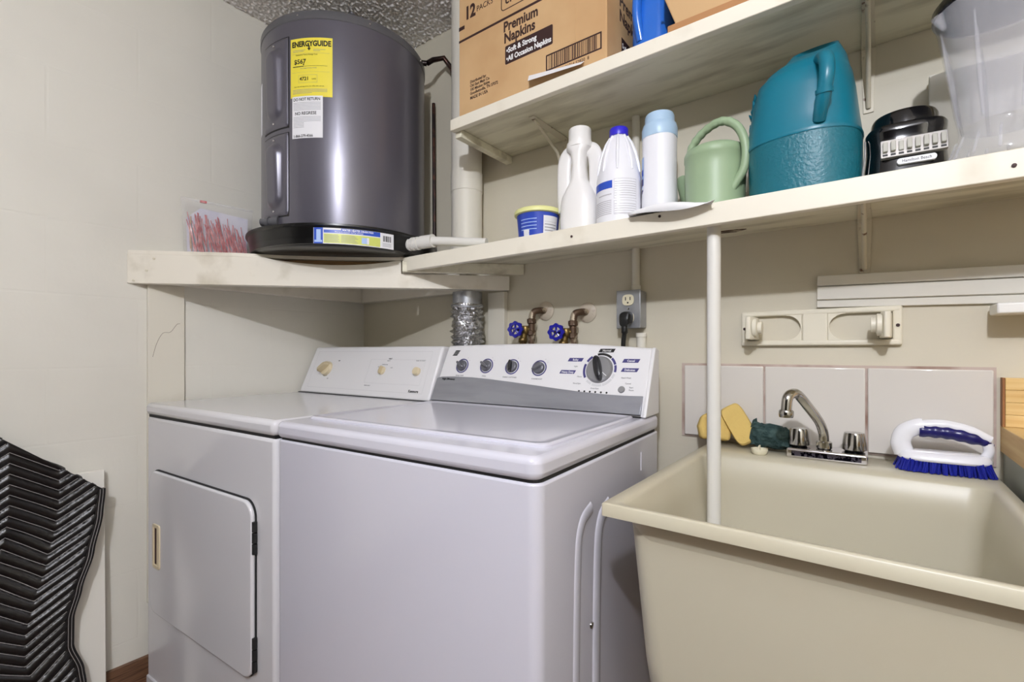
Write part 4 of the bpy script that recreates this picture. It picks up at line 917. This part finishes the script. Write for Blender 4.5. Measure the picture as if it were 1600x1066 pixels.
nm = MB().prism(rrect(-.027, .027, -.0048, .0048, .0047, 8), -.004, .0012, 'z', Mb).build('name_plate', 'sticker_white', bb, True, .0004)
text('lettering', 'Hamilton Beach', .0066, Mb @ Matrix.Translation((0, -.0022, .0013)), 'ink_black', nm, align='CENTER', squeeze=.95)
MB().tube(catmull([(-.060, -.026, .085), (-.0605, -.030, .060), (-.064, -.031, .03), (-.0665, -.029, .006)], 6), .0018, 8).build('edge_line', 'blender_silver', bb)

bb.scale = (1, 1, 1.14)
# blender jar, clear plastic, standing on its collar
bjr = thing('blender_jar', (1.931, -.203, Z1), 0, 'clear plastic blender jar with black lid at the shelf end', 'blender jar')
out = [(.070, 0), (.071, .004), (.067, .020), (.059, .040), (.054, .052), (.054, .060), (.060, .090), (.071, .170), (.081, .235), (.085, .252)]
inn = [(.0825, .252), (.0785, .235), (.0685, .170), (.0575, .090), (.0515, .062), (.001, .060)]
MB().lathe(out+inn, n=64, caps=False).build('jar', 'jar_clear', bjr)
for k in range(8):
    a = 2*PI*k/8+.2; MB().tube([Vector((r*math.cos(a), r*math.sin(a), z)) for r, z in ((.055, .066), (.063, .12), (.0715, .18), (.0785, .225))], [.002, .003, .003, .001], 8).build('flute', 'jar_clear', bjr)
for k in range(14):
    a = 2*PI*k/14; MB().tube([Vector((.069*math.cos(a), .069*math.sin(a), .008)), Vector((.0565*math.cos(a), .0565*math.sin(a), .044))], .002, 6).build('collar_rib', 'jar_clear', bjr)
MB().lathe([(.084, .2525), (.0875, .254), (.0875, .266), (.083, .272), (.04, .274), (.0005, .274)], n=64).build('lid', 'blender_black', bjr)
MB().tube([(-.074, -.030, .225), (-.080, -.032, .238), (-.083, -.033, .247)], [.003, .007, .009], 12).build('pour_lip', 'jar_clear', bjr)
MB().tube(catmull([(.066, -.040, .235), (.098, -.066, .225), (.104, -.072, .15), (.088, -.058, .07), (.062, -.036, .055)], 8), .0095, 12).build('handle', 'jar_clear', bjr)
lb_ = tag(box('white_board', 1.853, 2.05, -.030, -.018, Z1+.0005, 1.605, 'plank_white', None, .002), 'pale flat board leaning on the wall behind the blender jar', 'board')

# ================================================================== LEFT CORNER: BLANKET AND BOARD
pb = MB().box(-.0085, .0085, -.21, .21, 0, .725).build('white_plank', 'plank_white', None, True, .002)
pb.location = (.041, -1.096, .003); pb.rotation_euler = (0, math.radians(-1.6), 0)
tag(pb, 'white painted board leaning on the left wall behind the quilted blanket', 'board')

bk = thing('moving_blanket', (.0, 0, 0), 0, 'black quilted moving blanket with white chevron stitching at left', 'blanket')
ey = [(.675, -.8965), (.614, -.902), (.521, -.9222), (.4326, -.9471), (.361, -.9624), (.285, -.9624), (.2155, -.942), (.1775, -.938), (.09, -.945), (.012, -.955)]
def edge_y(z):
    if z >= ey[0][0]: return ey[0][1]-.0*(z-.675)
    for (z1, y1), (z0, y0) in zip(ey, ey[1:]):
        if z >= z0: t = (z-z0)/(z1-z0); t = t*t*(3-2*t)*.5+t*.5; return y0+(y1-y0)*t
    return ey[-1][1]
def ztop_b(a): return .682+.86*min(a, .26)+.25*max(0, min(a-.26, .2))
NA, NZ = 150, 300; AMAX = .46
def tri(a): t = (a/.18) % 1.0; return 1-abs(2*t-1)
def phase(a, z): return (z+.062*tri(a)-.10*a*0)/.0262
def bx_(a, z, s):
    w = .074+.014*math.sin(a*9+z*5)*min(1, a/.1)+.005*math.sin(z*17+a*6)-.03*max(0, z-.55)
    f = phase(a, z) % 1.0; puff = .0085*(math.sin(PI*f)**.55)
    e = min(1, a/.02)
    return w+puff*e
vs = []; fs = []
for i in range(NA+1):
    a = AMAX*i/NA
    for j in range(NZ+1):
        s_ = j/NZ; zt_ = ztop_b(a); z = zt_+(.010-zt_)*s_
        vs.append((bx_(a, z, s_), edge_y(z)-a, z))
for i in range(NA):
    for j in range(NZ): k = i*(NZ+1)+j; fs.append((k, k+1, k+NZ+2, k+NZ+1))
n0 = len(vs)
o = MB().add(vs, fs).build('quilted_sheet', 'blanket_black', bk, True, sharp=70)
so = o.modifiers.new('thick', 'SOLIDIFY'); so.thickness = .010; so.offset = -1
# stitch rows
stt = MB(); n_lo = int(phase(0, .0)); n_hi = int(phase(.4, 1.05))+1
for r_ in range(n_lo, n_hi+1):
    run = []
    for i in range(0, 131):
        a = .016+(AMAX-.016)*i/130; z = r_*.0262-.062*tri(a)
        if .02 < z < ztop_b(a)-.004: run.append(Vector((bx_(a, z, 0)+.0042, edge_y(z)-a, z)))
        else:
            if len(run) > 2: stt.tube(run, .0007, 4)
            run = []
    if len(run) > 2: stt.tube(run, .0007, 4)
stt.build('chevron_stitching', 'stitch', bk, False)['kind'] = 'stuff'
# binding tape on the right edge
def be(z, da): return Vector((bx_(.0, z, 0)+.002, edge_y(z)-da, z))
zs = [.684-.672*i/120 for i in range(121)]
MB().rings([[be(z, -.003)+Vector((-.010, 0, 0)), be(z, -.004)+Vector((.001, 0, 0)), be(z, .004)+Vector((.004, 0, 0)), be(z, .013)+Vector((.003, 0, 0)), be(z, .013)+Vector((-.012, 0, 0))] for z in zs]).build('edge_binding', 'binding', bk)
for da in (.002, .0085): MB().tube([be(z, da)+Vector((.0046, 0, 0)) for z in zs], .0007, 4).build('binding_stitch', 'stitch', bk, False)

# ================================================================== LAMP (behind the camera)
lp = thing('ceiling_lamp', (LAMP[0], LAMP[1], CEIL), 0, 'small bare ceiling lamp holder', 'lamp')
MB().lathe([(.06, -.001), (.06, -.012), (.03, -.03), (.022, -.075), (.022, -.12)], n=32).build('lamp_base', 'lamp_white', lp)
lamp_o.parent = lp; lamp_o.location = (0, 0, LAMP[2]-CEIL)
